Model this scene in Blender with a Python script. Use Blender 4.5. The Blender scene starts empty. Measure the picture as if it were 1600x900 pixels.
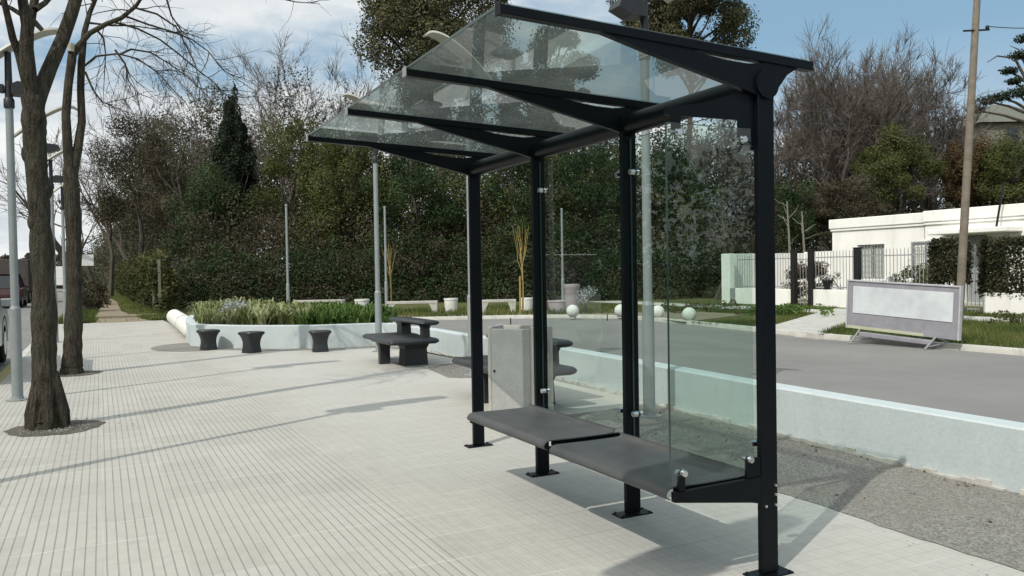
import bpy, math, random
import numpy as np
from mathutils import Vector
random.seed(7); RNG = np.random.default_rng(7)
R = math.radians
S = bpy.context.scene
COL = S.collection

# ------------------------------------------------------------------ camera
YAW, PITCH, ROLL, EYE, FPX = 0.46576, -0.02037, -0.01668, 1.4833, 1280.0
fw = np.array([math.sin(YAW)*math.cos(PITCH), math.cos(YAW)*math.cos(PITCH), math.sin(PITCH)])
r0 = np.array([math.cos(YAW), -math.sin(YAW), 0.0]); u0 = np.cross(r0, fw)
rt = r0*math.cos(ROLL)+u0*math.sin(ROLL); up = -r0*math.sin(ROLL)+u0*math.cos(ROLL)
CAMP = np.array([0, 0, EYE])
cam = bpy.data.objects.new('camera', bpy.data.cameras.new('camera')); COL.objects.link(cam)
cam.data.sensor_width = 36; cam.data.lens = FPX/1600*36
cam.data.clip_start = 0.05; cam.data.clip_end = 2000
from mathutils import Matrix
M_ = Matrix.Identity(4)
for i in range(3):
    M_[i][0] = rt[i]; M_[i][1] = up[i]; M_[i][2] = -fw[i]; M_[i][3] = CAMP[i]
cam.matrix_world = M_
S.camera = cam

def gray(px, py):                      # direction of a survey sight line
    return fw + rt*(px-800)/FPX + up*(450-py)/FPX
def gnd(px, py, z=0.0):
    d = gray(px, py); return CAMP + d*((z-EYE)/d[2])
def onY(px, py, Y):
    d = gray(px, py); return CAMP + d*(Y/d[1])
def spot(px, dep):                     # ground point at a bearing and a distance
    d = gray(px, 424-.0167*(px-800)); p = CAMP + d*dep; return (float(p[0]), float(p[1]))
def hgt(px, py, dep):
    return EYE + (424-.0167*(px-800)-py)/FPX*dep

# ------------------------------------------------------------------ materials
def newmat(name):
    m = bpy.data.materials.new(name); m.use_nodes = True
    nt = m.node_tree; b = nt.nodes['Principled BSDF']; return m, nt, b
def N(nt, typ, **kw):
    n = nt.nodes.new(typ)
    for k, v in kw.items():
        if k in n.inputs: n.inputs[k].default_value = v
        else: setattr(n, k, v)
    return n
def ramp(nt, fac, stops):
    n = nt.nodes.new('ShaderNodeValToRGB'); e = n.color_ramp.elements
    while len(e) < len(stops): e.new(0.5)
    for el, (p, c) in zip(e, stops):
        el.position = p; el.color = (*c, 1) if len(c) == 3 else c
    nt.links.new(fac, n.inputs[0]); return n.outputs[0]
def mixc(nt, fac, a, b, mode='MIX'):
    n = nt.nodes.new('ShaderNodeMix'); n.data_type = 'RGBA'; n.blend_type = mode
    if isinstance(fac, (int, float)): n.inputs[0].default_value = fac
    else: nt.links.new(fac, n.inputs[0])
    for i, c in ((6, a), (7, b)):
        if isinstance(c, tuple): n.inputs[i].default_value = (*c, 1)
        else: nt.links.new(c, n.inputs[i])
    return n.outputs[2]
def math_(nt, op, a, b=None, c=None):
    n = nt.nodes.new('ShaderNodeMath'); n.operation = op
    for i, v in enumerate((a, b, c)):
        if v is None: continue
        if isinstance(v, (int, float)): n.inputs[i].default_value = v
        else: nt.links.new(v, n.inputs[i])
    return n.outputs[0]
def noise(nt, scale, detail=4, rough=.55, coord='Object', vec=None):
    if vec is None:
        tc = nt.nodes.new('ShaderNodeTexCoord'); vec = tc.outputs[coord]
    n = N(nt, 'ShaderNodeTexNoise', Scale=scale, Detail=detail, Roughness=rough)
    nt.links.new(vec, n.inputs['Vector']); return n.outputs[0]
def bump(nt, b, h, dist=.01, st=1.0):
    n = N(nt, 'ShaderNodeBump', Strength=st, Distance=dist)
    nt.links.new(h, n.inputs['Height']); nt.links.new(n.outputs[0], b.inputs['Normal'])
def mottled(name, c1, c2, scale=6, rough=.8, bmp=.004, spec=.3, scale2=60, metal=0):
    m, nt, b = newmat(name)
    n1 = noise(nt, scale, 6, .65); n2 = noise(nt, scale2, 3)
    c = ramp(nt, n1, [(.3, c1), (.7, c2)])
    c = mixc(nt, .18, c, ramp(nt, n2, [(.3, tuple(x*.78 for x in c1)), (.7, tuple(min(1, x*1.12) for x in c2))]))
    nt.links.new(c, b.inputs['Base Color'])
    b.inputs['Roughness'].default_value = rough; b.inputs['Specular IOR Level'].default_value = spec
    b.inputs['Metallic'].default_value = metal
    if bmp: bump(nt, b, n2, bmp, .6)
    return m

MAT = {}
MAT['steel_black'] = mottled('powder coated black steel', (.0022, .0036, .0052), (.0040, .0060, .0080), 5, .36, .0004, .13, 220)
MAT['steel_clip'] = mottled('polished steel', (.55, .56, .57), (.7, .7, .7), 20, .22, 0, .5, 60, 1)
MAT['seat'] = mottled('dusty dark grey seat', (.040, .044, .047), (.078, .080, .079), 3, .45, .0012, .35, 90)
MAT['lamp_grey'] = mottled('galvanised grey pole', (.19, .215, .215), (.26, .285, .28), 4, .45, .001, .4, 90)
MAT['lamp_black'] = mottled('black lamp head', (.012, .014, .016), (.022, .024, .026), 10, .45, 0, .4)
MAT['wing'] = mottled('cream painted reflector', (.36, .355, .30), (.44, .43, .37), 5, .4, 0, .4)
MAT['white_wall'] = mottled('pale rendered low wall', (.415, .465, .470), (.475, .525, .525), 1.6, .8, .004, .25, 35)
MAT['white_house'] = mottled('white painted masonry', (.70, .69, .65), (.80, .79, .75), .8, .8, .004, .25, 18)
MAT['concrete'] = mottled('weathered concrete', (.34, .33, .30), (.48, .47, .43), 3, .85, .006, .25, 60)
MAT['concrete_grey'] = mottled('grey cast concrete', (.30, .31, .30), (.40, .40, .39), 3, .8, .005, .25, 60)
MAT['black_stone'] = mottled('black cast concrete', (.009, .011, .013), (.020, .023, .025), 6, .42, .002, .5, 70)
MAT['ball'] = mottled('whitewashed concrete', (.55, .56, .52), (.66, .66, .62), 4, .8, .004, .2, 50)
MAT['wood_pole'] = mottled('weathered timber', (.115, .098, .078), (.20, .172, .138), 5, .85, .01, .2, 40)
MAT['iron'] = mottled('dark iron', (.007, .007, .008), (.014, .014, .014), 8, .5, 0, .3)
MAT['iron_grey'] = mottled('grey painted railing', (.20, .21, .22), (.30, .31, .31), 8, .5, 0, .4)
MAT['soil'] = mottled('dark soil', (.05, .042, .032), (.10, .085, .065), 9, .95, .02, .1, 60)
MAT['pit'] = mottled('gritty tree pit soil', (.07, .064, .052), (.15, .14, .118), 7, .95, .02, .1, 50)
MAT['dirt'] = mottled('trodden earth', (.17, .14, .10), (.26, .225, .165), 1.5, .95, .02, .1, 14)
MAT['grass_base'] = mottled('rough turf', (.05, .065, .022), (.12, .115, .05), 1.1, .95, .03, .1, 18)
MAT['asphalt'] = mottled('worn asphalt', (.165, .161, .152), (.215, .210, .199), .5, .9, .006, .25, 55)
MAT['kerb'] = mottled('concrete kerb', (.40, .39, .35), (.52, .51, .47), 2, .85, .004, .2, 40)
MAT['kerb_yellow'] = mottled('yellow painted kerb', (.30, .25, .09), (.38, .33, .16), 3, .8, .004, .2, 30)
MAT['sign_frame'] = mottled('faded lilac grey board', (.20, .197, .22), (.28, .275, .30), 5, .7, .001, .3, 50)
MAT['sign_panel'] = mottled('faded white panel', (.42, .45, .47), (.62, .64, .65), 1.7, .6, 0, .3, 6)
MAT['sign_rim'] = mottled('dull greyish rim', (.34, .34, .36), (.44, .44, .46), 5, .6, 0, .3, 20)
MAT['sign_edge'] = mottled('faded yellowish strip', (.36, .37, .24), (.46, .46, .36), 5, .7, 0, .3, 20)
MAT['roof_tile'] = mottled('grey green roof', (.10, .105, .085), (.15, .15, .125), 3, .8, .004, .2, 30)
MAT['car_silver'] = mottled('silver car paint', (.42, .45, .45), (.46, .49, .49), 2, .28, 0, .5, 5, .3)
MAT['car_white'] = mottled('white van paint', (.68, .68, .66), (.74, .74, .72), 2, .35, 0, .5, 5)
MAT['car_maroon'] = mottled('dark maroon paint', (.045, .018, .020), (.07, .03, .032), 2, .35, 0, .5, 5)
MAT['car_box'] = mottled('brown grey truck box', (.055, .047, .046), (.085, .073, .07), 2, .6, 0, .3, 5)
MAT['car_glass'] = mottled('dark car window', (.012, .015, .018), (.02, .024, .028), 2, .08, 0, .6, 5)
MAT['tyre'] = mottled('tyre rubber', (.012, .012, .012), (.022, .022, .022), 9, .85, .002, .2, 60)
MAT['light_red'] = mottled('red lamp lens', (.25, .01, .01), (.3, .015, .015), 5, .2, 0, .5)
MAT['light_white'] = mottled('clear lamp lens', (.6, .6, .58), (.7, .7, .68), 5, .15, 0, .5)
MAT['teal'] = mottled('blue grey facade', (.055, .08, .09), (.08, .11, .12), 1, .8, 0, .2, 8)
MAT['bark_pale'] = mottled('pale bare wood', (.28, .26, .20), (.42, .39, .32), 4, .9, .02, .15, 18)
MAT['bark_dull'] = mottled('dull grey dead wood', (.13, .12, .095), (.22, .21, .17), 4, .9, .02, .15, 18)
MAT['bark_grey'] = mottled('grey brown bark', (.050, .042, .035), (.10, .085, .070), 3, .9, .02, .15, 16)
MAT['twig'] = mottled('purple brown twigs', (.082, .070, .061), (.150, .130, .112), 1.2, .9, 0, .15, 16)
MAT['twig_pale'] = mottled('pale grey brown twigs', (.070, .060, .050), (.125, .110, .092), 1.2, .9, 0, .15, 16)
MAT['yellow_stem'] = mottled('yellow young bark', (.24, .175, .05), (.36, .28, .11), 6, .7, .002, .2, 40)
MAT['terracotta'] = mottled('pinkish grey pot', (.36, .31, .32), (.45, .39, .40), 4, .8, .003, .2, 40)
MAT['paper'] = mottled('white paper', (.6, .6, .58), (.7, .7, .68), 6, .8, 0, .2)

def stained(m, tone, sc=(3.2, 3.2, .5), amt=.55):
    nt = m.node_tree; b = nt.nodes['Principled BSDF']; src = b.inputs['Base Color'].links[0].from_socket
    tc = nt.nodes.new('ShaderNodeTexCoord'); mp = N(nt, 'ShaderNodeMapping'); mp.inputs['Scale'].default_value = sc; nt.links.new(tc.outputs['Object'], mp.inputs['Vector'])
    f = ramp(nt, noise(nt, 1.6, 7, .68, vec=mp.outputs[0]), [(.50, (0, 0, 0)), (.74, (amt, amt, amt))])
    nt.links.new(mixc(nt, f, src, tone), b.inputs['Base Color'])
stained(MAT['white_wall'], (.33, .355, .345), (2.2, 2.2, .8), .40); stained(MAT['concrete'], (.20, .19, .165), (3, 3, .8)); stained(MAT['kerb'], (.22, .21, .18), (3, 3, 3)); stained(MAT['asphalt'], (.125, .121, .113), (.35, .12, 1), .6)
stained(MAT['white_house'], (.52, .50, .44), (1.2, 1.2, .25), .5); stained(MAT['ball'], (.36, .36, .31), (4, 4, 2), .5); stained(MAT['seat'], (.108, .106, .099), (2.5, 1.2, 1), .6)

def street_bark():
    m, nt, b = newmat('furrowed street tree bark')
    tc = nt.nodes.new('ShaderNodeTexCoord'); mp = N(nt, 'ShaderNodeMapping'); mp.inputs['Scale'].default_value = (1, 1, .16)
    nt.links.new(tc.outputs['Object'], mp.inputs['Vector'])
    f0 = noise(nt, 34, 5, .6, vec=mp.outputs[0]); g = noise(nt, 3, 4)
    vv = N(nt, 'ShaderNodeTexVoronoi', Scale=26.); vv.feature = 'DISTANCE_TO_EDGE'
    wv = nt.nodes.new('ShaderNodeVectorMath'); wv.operation = 'MULTIPLY_ADD'; nn_ = N(nt, 'ShaderNodeTexNoise', Scale=14.); nt.links.new(tc.outputs['Object'], nn_.inputs['Vector'])
    nt.links.new(nn_.outputs['Color'], wv.inputs[0]); wv.inputs[1].default_value = (.06, .06, .06); nt.links.new(mp.outputs[0], wv.inputs[2]); nt.links.new(wv.outputs[0], vv.inputs['Vector'])
    ck = ramp(nt, vv.outputs['Distance'], [(.0, (0, 0, 0)), (.16, (1, 1, 1))])
    f = math_(nt, 'ADD', math_(nt, 'MULTIPLY', f0, .85), math_(nt, 'MULTIPLY', ck, .11))
    c = ramp(nt, f, [(.32, (.020, .017, .013)), (.52, (.052, .045, .034)), (.75, (.10, .088, .068))])
    c = mixc(nt, ramp(nt, g, [(.45, (0, 0, 0)), (.7, (.5, .5, .5))]), c, (.070, .074, .046))
    nt.links.new(c, b.inputs['Base Color']); b.inputs['Roughness'].default_value = .9; b.inputs['Specular IOR Level'].default_value = .15
    bump(nt, b, f, .05, 1.0); return m
MAT['street_bark'] = street_bark()

def pavement_mat():
    m, nt, b = newmat('ribbed and smooth concrete paving tiles')
    geo = nt.nodes.new('ShaderNodeNewGeometry'); sx = nt.nodes.new('ShaderNodeSeparateXYZ'); nt.links.new(geo.outputs['Position'], sx.inputs[0])
    X, Y = sx.outputs[0], sx.outputs[1]
    vec = geo.outputs['Position']
    def line(co, period, width, soft=.004, off=0.):
        t = math_(nt, 'PINGPONG', math_(nt, 'ADD', co, off), period/2)      # 0 at a joint
        n = nt.nodes.new('ShaderNodeMapRange'); n.inputs['From Min'].default_value = width/2; n.inputs['From Max'].default_value = width/2+soft
        n.inputs['To Min'].default_value = 1; n.inputs['To Max'].default_value = 0
        nt.links.new(t, n.inputs['Value']); return n.outputs[0]
    wob = math_(nt, 'MULTIPLY', math_(nt, 'SUBTRACT', noise(nt, .8, 2, vec=vec), .5), .008)
    Xw = math_(nt, 'ADD', X, wob); Yw = math_(nt, 'ADD', Y, wob)
    g = line(Xw, .052, .0036, .0036)
    # which courses carry the deep ribs: near the kerb they do, under the shelter the tiles are smoother
    def step(co, a, w):
        n = nt.nodes.new('ShaderNodeMapRange'); n.inputs['From Min'].default_value = a; n.inputs['From Max'].default_value = a+w; nt.links.new(co, n.inputs['Value']); return n.outputs[0]
    smooth = step(X, 1.62, .06)
    vs = noise(nt, .7, 3, vec=vec)
    fade = math_(nt, 'ADD', .30, math_(nt, 'MULTIPLY', vs, .85))
    gA = math_(nt, 'MULTIPLY', math_(nt, 'MULTIPLY', g, math_(nt, 'SUBTRACT', 1, math_(nt, 'MULTIPLY', smooth, .72))), fade)
    fine = math_(nt, 'MULTIPLY', math_(nt, 'MAXIMUM', line(Xw, .10, .006, .004), line(Yw, .10, .006, .004)), math_(nt, 'MULTIPLY', smooth, .22))
    joint = math_(nt, 'MAXIMUM', math_(nt, 'MULTIPLY', line(Xw, .40, .006, .004, .02), .35), line(Yw, .40, .006, .004, .1))
    # per tile tone
    cell = nt.nodes.new('ShaderNodeCombineXYZ')
    nt.links.new(math_(nt, 'FLOOR', math_(nt, 'DIVIDE', math_(nt, 'ADD', Xw, .02), .40)), cell.inputs[0])
    nt.links.new(math_(nt, 'FLOOR', math_(nt, 'DIVIDE', math_(nt, 'ADD', Yw, .1), .40)), cell.inputs[1])
    wn = nt.nodes.new('ShaderNodeTexWhiteNoise'); wn.noise_dimensions = '3D'; nt.links.new(cell.outputs[0], wn.inputs['Vector'])
    base = ramp(nt, wn.outputs['Value'], [(0, (.338, .323, .287)), (.5, (.374, .359, .321)), (1, (.404, .390, .351))])
    pale = step(X, 1.7, .5)
    base = mixc(nt, math_(nt, 'MULTIPLY', pale, .6), base, (.425, .420, .390))
    big = noise(nt, .55, 5, .6, vec=vec)
    base = mixc(nt, ramp(nt, big, [(.35, (0, 0, 0)), (.75, (.55, .55, .55))]), base, (.375, .352, .305))
    spk = noise(nt, 140, 2, vec=vec)
    base = mixc(nt, .10, base, ramp(nt, spk, [(.3, (.28, .27, .25)), (.7, (.60, .58, .54))]))
    # small dark stains and gum marks
    st = noise(nt, 3.1, 6, .7, vec=vec)
    base = mixc(nt, ramp(nt, st, [(.58, (0, 0, 0)), (.76, (.5, .5, .5))]), base, (.25, .24, .21))
    gum = N(nt, 'ShaderNodeTexVoronoi', Scale=1.7); nt.links.new(vec, gum.inputs['Vector'])
    base = mixc(nt, ramp(nt, gum.outputs['Distance'], [(.012, (.35, .35, .35)), (.03, (0, 0, 0))]), base, (.16, .155, .14))
    ml = noise(nt, 9, 5, .7, vec=vec)
    base = mixc(nt, .16, base, ramp(nt, ml, [(.3, (.26, .255, .235)), (.7, (.56, .55, .51))]))
    dark = mixc(nt, math_(nt, 'MAXIMUM', gA, fine), base, (.225, .215, .19))
    # joints: partly filled with white grout, partly dirty
    jn = noise(nt, .9, 2, vec=vec)
    jc = ramp(nt, jn, [(.42, (.28, .27, .24)), (.58, (.60, .59, .55))])
    col = mixc(nt, math_(nt, 'MULTIPLY', joint, .5), dark, jc)
    nt.links.new(col, b.inputs['Base Color'])
    b.inputs['Roughness'].default_value = .78; b.inputs['Specular IOR Level'].default_value = .3
    h = math_(nt, 'SUBTRACT', math_(nt, 'MULTIPLY', spk, .12), math_(nt, 'MAXIMUM', gA, fine))
    bump(nt, b, h, .004, .7); return m
MAT['pavement'] = pavement_mat()

def gravel_mat():
    m, nt, b = newmat('grey gravel')
    geo = nt.nodes.new('ShaderNodeNewGeometry')
    v = N(nt, 'ShaderNodeTexVoronoi', Scale=75.); nt.links.new(geo.outputs['Position'], v.inputs['Vector'])
    bw = nt.nodes.new('ShaderNodeRGBToBW'); nt.links.new(v.outputs['Color'], bw.inputs[0])
    c = ramp(nt, bw.outputs[0], [(.15, (.13, .126, .115)), (.5, (.20, .193, .176)), (.9, (.28, .27, .25))])
    n = noise(nt, 1.3, 5, vec=geo.outputs['Position'])
    c = mixc(nt, ramp(nt, n, [(.4, (0, 0, 0)), (.7, (.6, .6, .6))]), c, (.19, .175, .145))
    nt.links.new(c, b.inputs['Base Color']); b.inputs['Roughness'].default_value = .95; b.inputs['Specular IOR Level'].default_value = .15
    bump(nt, b, v.outputs['Distance'], .006, .6); return m
MAT['gravel'] = gravel_mat()

def stone_mat():
    m, nt, b = newmat('gravel stones')
    at = N(nt, 'ShaderNodeAttribute', attribute_name='tint')
    c = ramp(nt, at.outputs['Fac'], [(0, (.13, .126, .115)), (.5, (.21, .20, .183)), (.95, (.30, .29, .265)), (1, (.45, .43, .40))])
    nt.links.new(c, b.inputs['Base Color']); b.inputs['Roughness'].default_value = .9; return m
MAT['stone'] = stone_mat()

def foliage(name, stops, trans=.25, rough=.55):
    m, nt, b = newmat(name)
    at = N(nt, 'ShaderNodeAttribute', attribute_name='tint')
    c = ramp(nt, at.outputs['Fac'], stops)
    nt.links.new(c, b.inputs['Base Color']); b.inputs['Roughness'].default_value = rough; b.inputs['Specular IOR Level'].default_value = .08
    tr = nt.nodes.new('ShaderNodeBsdfTranslucent'); nt.links.new(c, tr.inputs[0])
    mx = nt.nodes.new('ShaderNodeMixShader'); mx.inputs[0].default_value = trans
    nt.links.new(b.outputs[0], mx.inputs[1]); nt.links.new(tr.outputs[0], mx.inputs[2])
    nt.links.new(mx.outputs[0], nt.nodes['Material Output'].inputs[0]); return m
def st3(a, b, c): return [(0, a), (.5, b), (1, c)]
FOL = {
 'dark':   foliage('dark evergreen leaves', st3((.013, .027, .012), (.030, .051, .020), (.066, .090, .036))),
 'conifer': foliage('blackish conifer needles', st3((.011, .020, .013), (.021, .032, .019), (.040, .050, .030))),
 'olive':  foliage('olive leaves', st3((.032, .044, .015), (.066, .078, .024), (.122, .124, .042))),
 'brown':  foliage('brownish winter leaves', st3((.036, .032, .020), (.066, .058, .036), (.104, .092, .060))),
 'wood':   foliage('far winter wood', st3((.034, .038, .022), (.062, .064, .037), (.096, .094, .056))),
 'euc':    foliage('grey olive eucalyptus leaves', st3((.036, .044, .022), (.080, .080, .040), (.150, .136, .076))),
 'hedge':  foliage('clipped hedge leaves', st3((.028, .032, .017), (.055, .056, .030), (.09, .085, .052))),
 'rust':   foliage('rusty brown leaves', st3((.045, .030, .016), (.085, .055, .028), (.11, .085, .040))),
 'ivy':    foliage('ivy leaves', st3((.034, .042, .016), (.075, .082, .030), (.13, .125, .060))),
 'green':  foliage('fresh green strap leaves', st3((.035, .070, .016), (.075, .130, .030), (.15, .22, .065)), .3),
 'varieg': foliage('variegated strap leaves', st3((.07, .10, .03), (.20, .23, .09), (.46, .45, .28)), .3),
 'silver': foliage('silvery leaves', st3((.22, .24, .24), (.34, .36, .37), (.46, .47, .48)), .2),
 'grass':  foliage('grass blades', st3((.045, .070, .018), (.095, .125, .036), (.18, .18, .070)), .3),
}

def glass(name, tint, rough=.0, refl=1.0, dirt=.0):
    m = bpy.data.materials.new(name); m.use_nodes = True; nt = m.node_tree; nt.nodes.clear()
    out = nt.nodes.new('ShaderNodeOutputMaterial')
    tr = nt.nodes.new('ShaderNodeBsdfTransparent'); tr.inputs[0].default_value = (*tint, 1)
    gl = nt.nodes.new('ShaderNodeBsdfGlossy'); gl.inputs['Roughness'].default_value = rough; gl.inputs[0].default_value = (refl, refl, refl, 1)
    lw = nt.nodes.new('ShaderNodeFresnel'); lw.inputs[0].default_value = 1.5
    geo = nt.nodes.new('ShaderNodeNewGeometry')
    f = math_(nt, 'MULTIPLY', math_(nt, 'MULTIPLY', lw.outputs[0], 1.15), math_(nt, 'SUBTRACT', 1, geo.outputs['Backfacing']))
    f = math_(nt, 'MINIMUM', f, 1.0)
    mx = nt.nodes.new('ShaderNodeMixShader'); nt.links.new(f, mx.inputs[0]); nt.links.new(tr.outputs[0], mx.inputs[1]); nt.links.new(gl.outputs[0], mx.inputs[2])
    last = mx.outputs[0]
    if dirt:
        df = nt.nodes.new('ShaderNodeBsdfTranslucent'); df.inputs[0].default_value = (.42, .44, .42, 1)
        nn = noise(nt, 2.2, 6, .65); fac = math_(nt, 'MULTIPLY', ramp(nt, nn, [(.3, (.35, .35, .35)), (.72, (1, 1, 1))]), dirt)
        m2 = nt.nodes.new('ShaderNodeMixShader'); nt.links.new(fac, m2.inputs[0]); nt.links.new(last, m2.inputs[1]); nt.links.new(df.outputs[0], m2.inputs[2]); last = m2.outputs[0]
    nt.links.new(last, out.inputs[0]); return m
MAT['glass_roof'] = glass('tinted roof glass', (.68, .74, .72), .0, .95, .13)
MAT['glass_wall'] = glass('clear greenish glass', (.87, .92, .90), .0, .95, .006)
MAT['glass_clear'] = glass('clear window glass', (.96, .97, .96), .0, .6)
def edge_mat():
    m, nt, b = newmat('green glass edge'); b.inputs['Base Color'].default_value = (.03, .055, .048, 1); b.inputs['Roughness'].default_value = .2
    return m
MAT['glass_edge'] = edge_mat()

# ------------------------------------------------------------------ mesh building
def link(o, parent=None):
    COL.objects.link(o)
    if parent is not None: o.parent = parent
    return o
class MB:
    def __init__(s): s.v = []; s.f = []
    def add(s, vs, fs):
        k = len(s.v); s.v += [tuple(map(float, p)) for p in vs]; s.f += [tuple(i+k for i in f) for f in fs]; return s
    def box(s, x0, x1, y0, y1, z0, z1, bev=0.0):
        if bev <= 0:
            return s.add([(x0,y0,z0),(x1,y0,z0),(x1,y1,z0),(x0,y1,z0),(x0,y0,z1),(x1,y0,z1),(x1,y1,z1),(x0,y1,z1)],
                         [(0,3,2,1),(4,5,6,7),(0,1,5,4),(1,2,6,5),(2,3,7,6),(3,0,4,7)])
        b = min(bev, (x1-x0)/2.01, (y1-y0)/2.01, (z1-z0)/2.01)
        def ring(z, i): return [(x0+i+b,y0+i,z),(x1-i-b,y0+i,z),(x1-i,y0+i+b,z),(x1-i,y1-i-b,z),(x1-i-b,y1-i,z),(x0+i+b,y1-i,z),(x0+i,y1-i-b,z),(x0+i,y0+i+b,z)]
        vs = ring(z0, b*.7)+ring(z0+b, 0)+ring(z1-b, 0)+ring(z1, b*.7); fs = []
        for k in range(3):
            for i in range(8):
                j = (i+1) % 8; fs.append((k*8+i, k*8+j, k*8+8+j, k*8+8+i))
        fs.append(tuple(range(7, -1, -1))); fs.append(tuple(range(24, 32)))
        return s.add(vs, fs)
    def prism(s, poly, a, b, axis='y'):
        """poly: 2D outline; extruded from a to b along axis. axis y -> (x,z); x -> (y,z); z -> (x,y)"""
        def mk(p, t):
            if axis == 'y': return (p[0], t, p[1])
            if axis == 'x': return (t, p[0], p[1])
            return (p[0], p[1], t)
        n = len(poly)
        ar = sum(poly[i][0]*poly[(i+1)%n][1]-poly[(i+1)%n][0]*poly[i][1] for i in range(n))
        if (ar < 0) != (axis == 'y'): poly = poly[::-1]
        vs = [mk(p, a) for p in poly]+[mk(p, b) for p in poly]
        fs = [tuple(range(n-1, -1, -1)), tuple(range(n, 2*n))]+[(i, (i+1) % n, n+(i+1) % n, n+i) for i in range(n)]
        return s.add(vs, fs)
    def tube(s, pts, rad, n=8, cap=True):
        pts = [np.array(p, float) for p in pts]; m = len(pts)
        if isinstance(rad, (int, float)): rad = [rad]*m
        vs = []; fs = []; prev = None
        for i, p in enumerate(pts):
            d = pts[min(i+1, m-1)]-pts[max(i-1, 0)]; d = d/(np.linalg.norm(d)+1e-9)
            if prev is None:
                a = np.array([0, 0, 1.]) if abs(d[2]) < .9 else np.array([1., 0, 0]); x = np.cross(d, a)
            else: x = prev-d*np.dot(prev, d)
            x /= np.linalg.norm(x)+1e-9; prev = x; y = np.cross(d, x)
            for k in range(n):
                t = 2*math.pi*k/n; vs.append(p+(x*math.cos(t)+y*math.sin(t))*rad[i])
        for i in range(m-1):
            for k in range(n):
                j = (k+1) % n; fs.append((i*n+k, i*n+j, i*n+n+j, i*n+n+k))
        if cap: fs.append(tuple(range(n-1, -1, -1))); fs.append(tuple(range((m-1)*n, m*n)))
        return s.add(vs, fs)
    def lathe(s, prof, n=24, c=(0, 0, 0), sq=0):
        vs = []; fs = []; m = len(prof)
        for r, z in prof:
            for k in range(n):
                t = 2*math.pi*(k+.5)/n; q = 1
                if sq: q = (abs(math.cos(t))**sq+abs(math.sin(t))**sq)**(-1/sq)
                vs.append((c[0]+r*q*math.cos(t), c[1]+r*q*math.sin(t), c[2]+z))
        for i in range(m-1):
            for k in range(n):
                j = (k+1) % n; fs.append((i*n+k, i*n+j, i*n+n+j, i*n+n+k))
        fs.append(tuple(range(n-1, -1, -1))); fs.append(tuple(range((m-1)*n, m*n)))
        return s.add(vs, fs)
    def build(s, name, mat, parent=None, o=(0, 0, 0), smooth=False, bevel=0):
        me = bpy.data.meshes.new(name)
        me.from_pydata([(p[0]-o[0], p[1]-o[1], p[2]-o[2]) for p in s.v], [], s.f)
        me.materials.append(mat); me.update()
        if smooth:
            me.polygons.foreach_set('use_smooth', [True]*len(me.polygons))
            me.set_sharp_from_angle(angle=R(40))
        ob = bpy.data.objects.new(name, me); link(ob, parent)
        if parent is None and tuple(o) != (0, 0, 0): ob.location = o
        if bevel:
            md = ob.modifiers.new('bevel', 'BEVEL'); md.width = bevel; md.segments = 2; md.limit_method = 'ANGLE'
        return ob
def np_mesh(name, V, F, mat, parent=None, tint=None, loc=None):
    """V (n,3), F (m,k) all the same size; tint per vertex"""
    me = bpy.data.meshes.new(name); k = F.shape[1]
    me.vertices.add(len(V)); me.vertices.foreach_set('co', V.astype(np.float32).ravel())
    me.loops.add(F.size); me.loops.foreach_set('vertex_index', F.astype(np.int32).ravel())
    me.polygons.add(len(F)); me.polygons.foreach_set('loop_start', np.arange(0, F.size, k, dtype=np.int32))
    me.polygons.foreach_set('loop_total', np.full(len(F), k, dtype=np.int32))
    me.update(calc_edges=True); me.materials.append(mat)
    if tint is not None:
        a = me.attributes.new('tint', 'FLOAT', 'POINT'); a.data.foreach_set('value', tint.astype(np.float32))
    ob = bpy.data.objects.new(name, me); link(ob, parent)
    if loc is not None: ob.location = loc
    return ob
def thing(name, label, cat, loc=(0, 0, 0), group=None, rz=0):
    o = bpy.data.objects.new(name, None); link(o); o.empty_display_size = .2
    o.location = loc; o.rotation_euler = (0, 0, rz); o['label'] = label; o['category'] = cat
    if group: o['group'] = group
    return o
def tag(o, label, cat, group=None):
    o['label'] = label; o['category'] = cat
    if group: o['group'] = group
    return o
def struct(o): o['kind'] = 'structure'; return o
def stuff(o, label=None, cat=None):
    o['kind'] = 'stuff'
    if label: o['label'] = label; o['category'] = cat
    return o
KIDS = {}
def kids(o): return [c for c in bpy.data.objects if c.parent == o]
def dup(root, loc, label, rz=None, parent=None):
    r = root.copy(); link(r); r.location = loc
    if rz is not None: r.rotation_euler = (0, 0, rz)
    if label: r['label'] = label
    for c in kids(root):
        d = c.copy(); link(d); d.parent = r
        for g in kids(c):
            e = g.copy(); link(e); e.parent = d
    return r
def sheet(name, poly, z, mat):
    me = bpy.data.meshes.new(name); me.from_pydata([(x, y, z) for x, y in poly], [], [tuple(range(len(poly)))])
    me.materials.append(mat); me.update()
    if me.polygons[0].normal.z < 0: me.flip_normals()
    o = bpy.data.objects.new(name, me); link(o); return struct(o)

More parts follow.
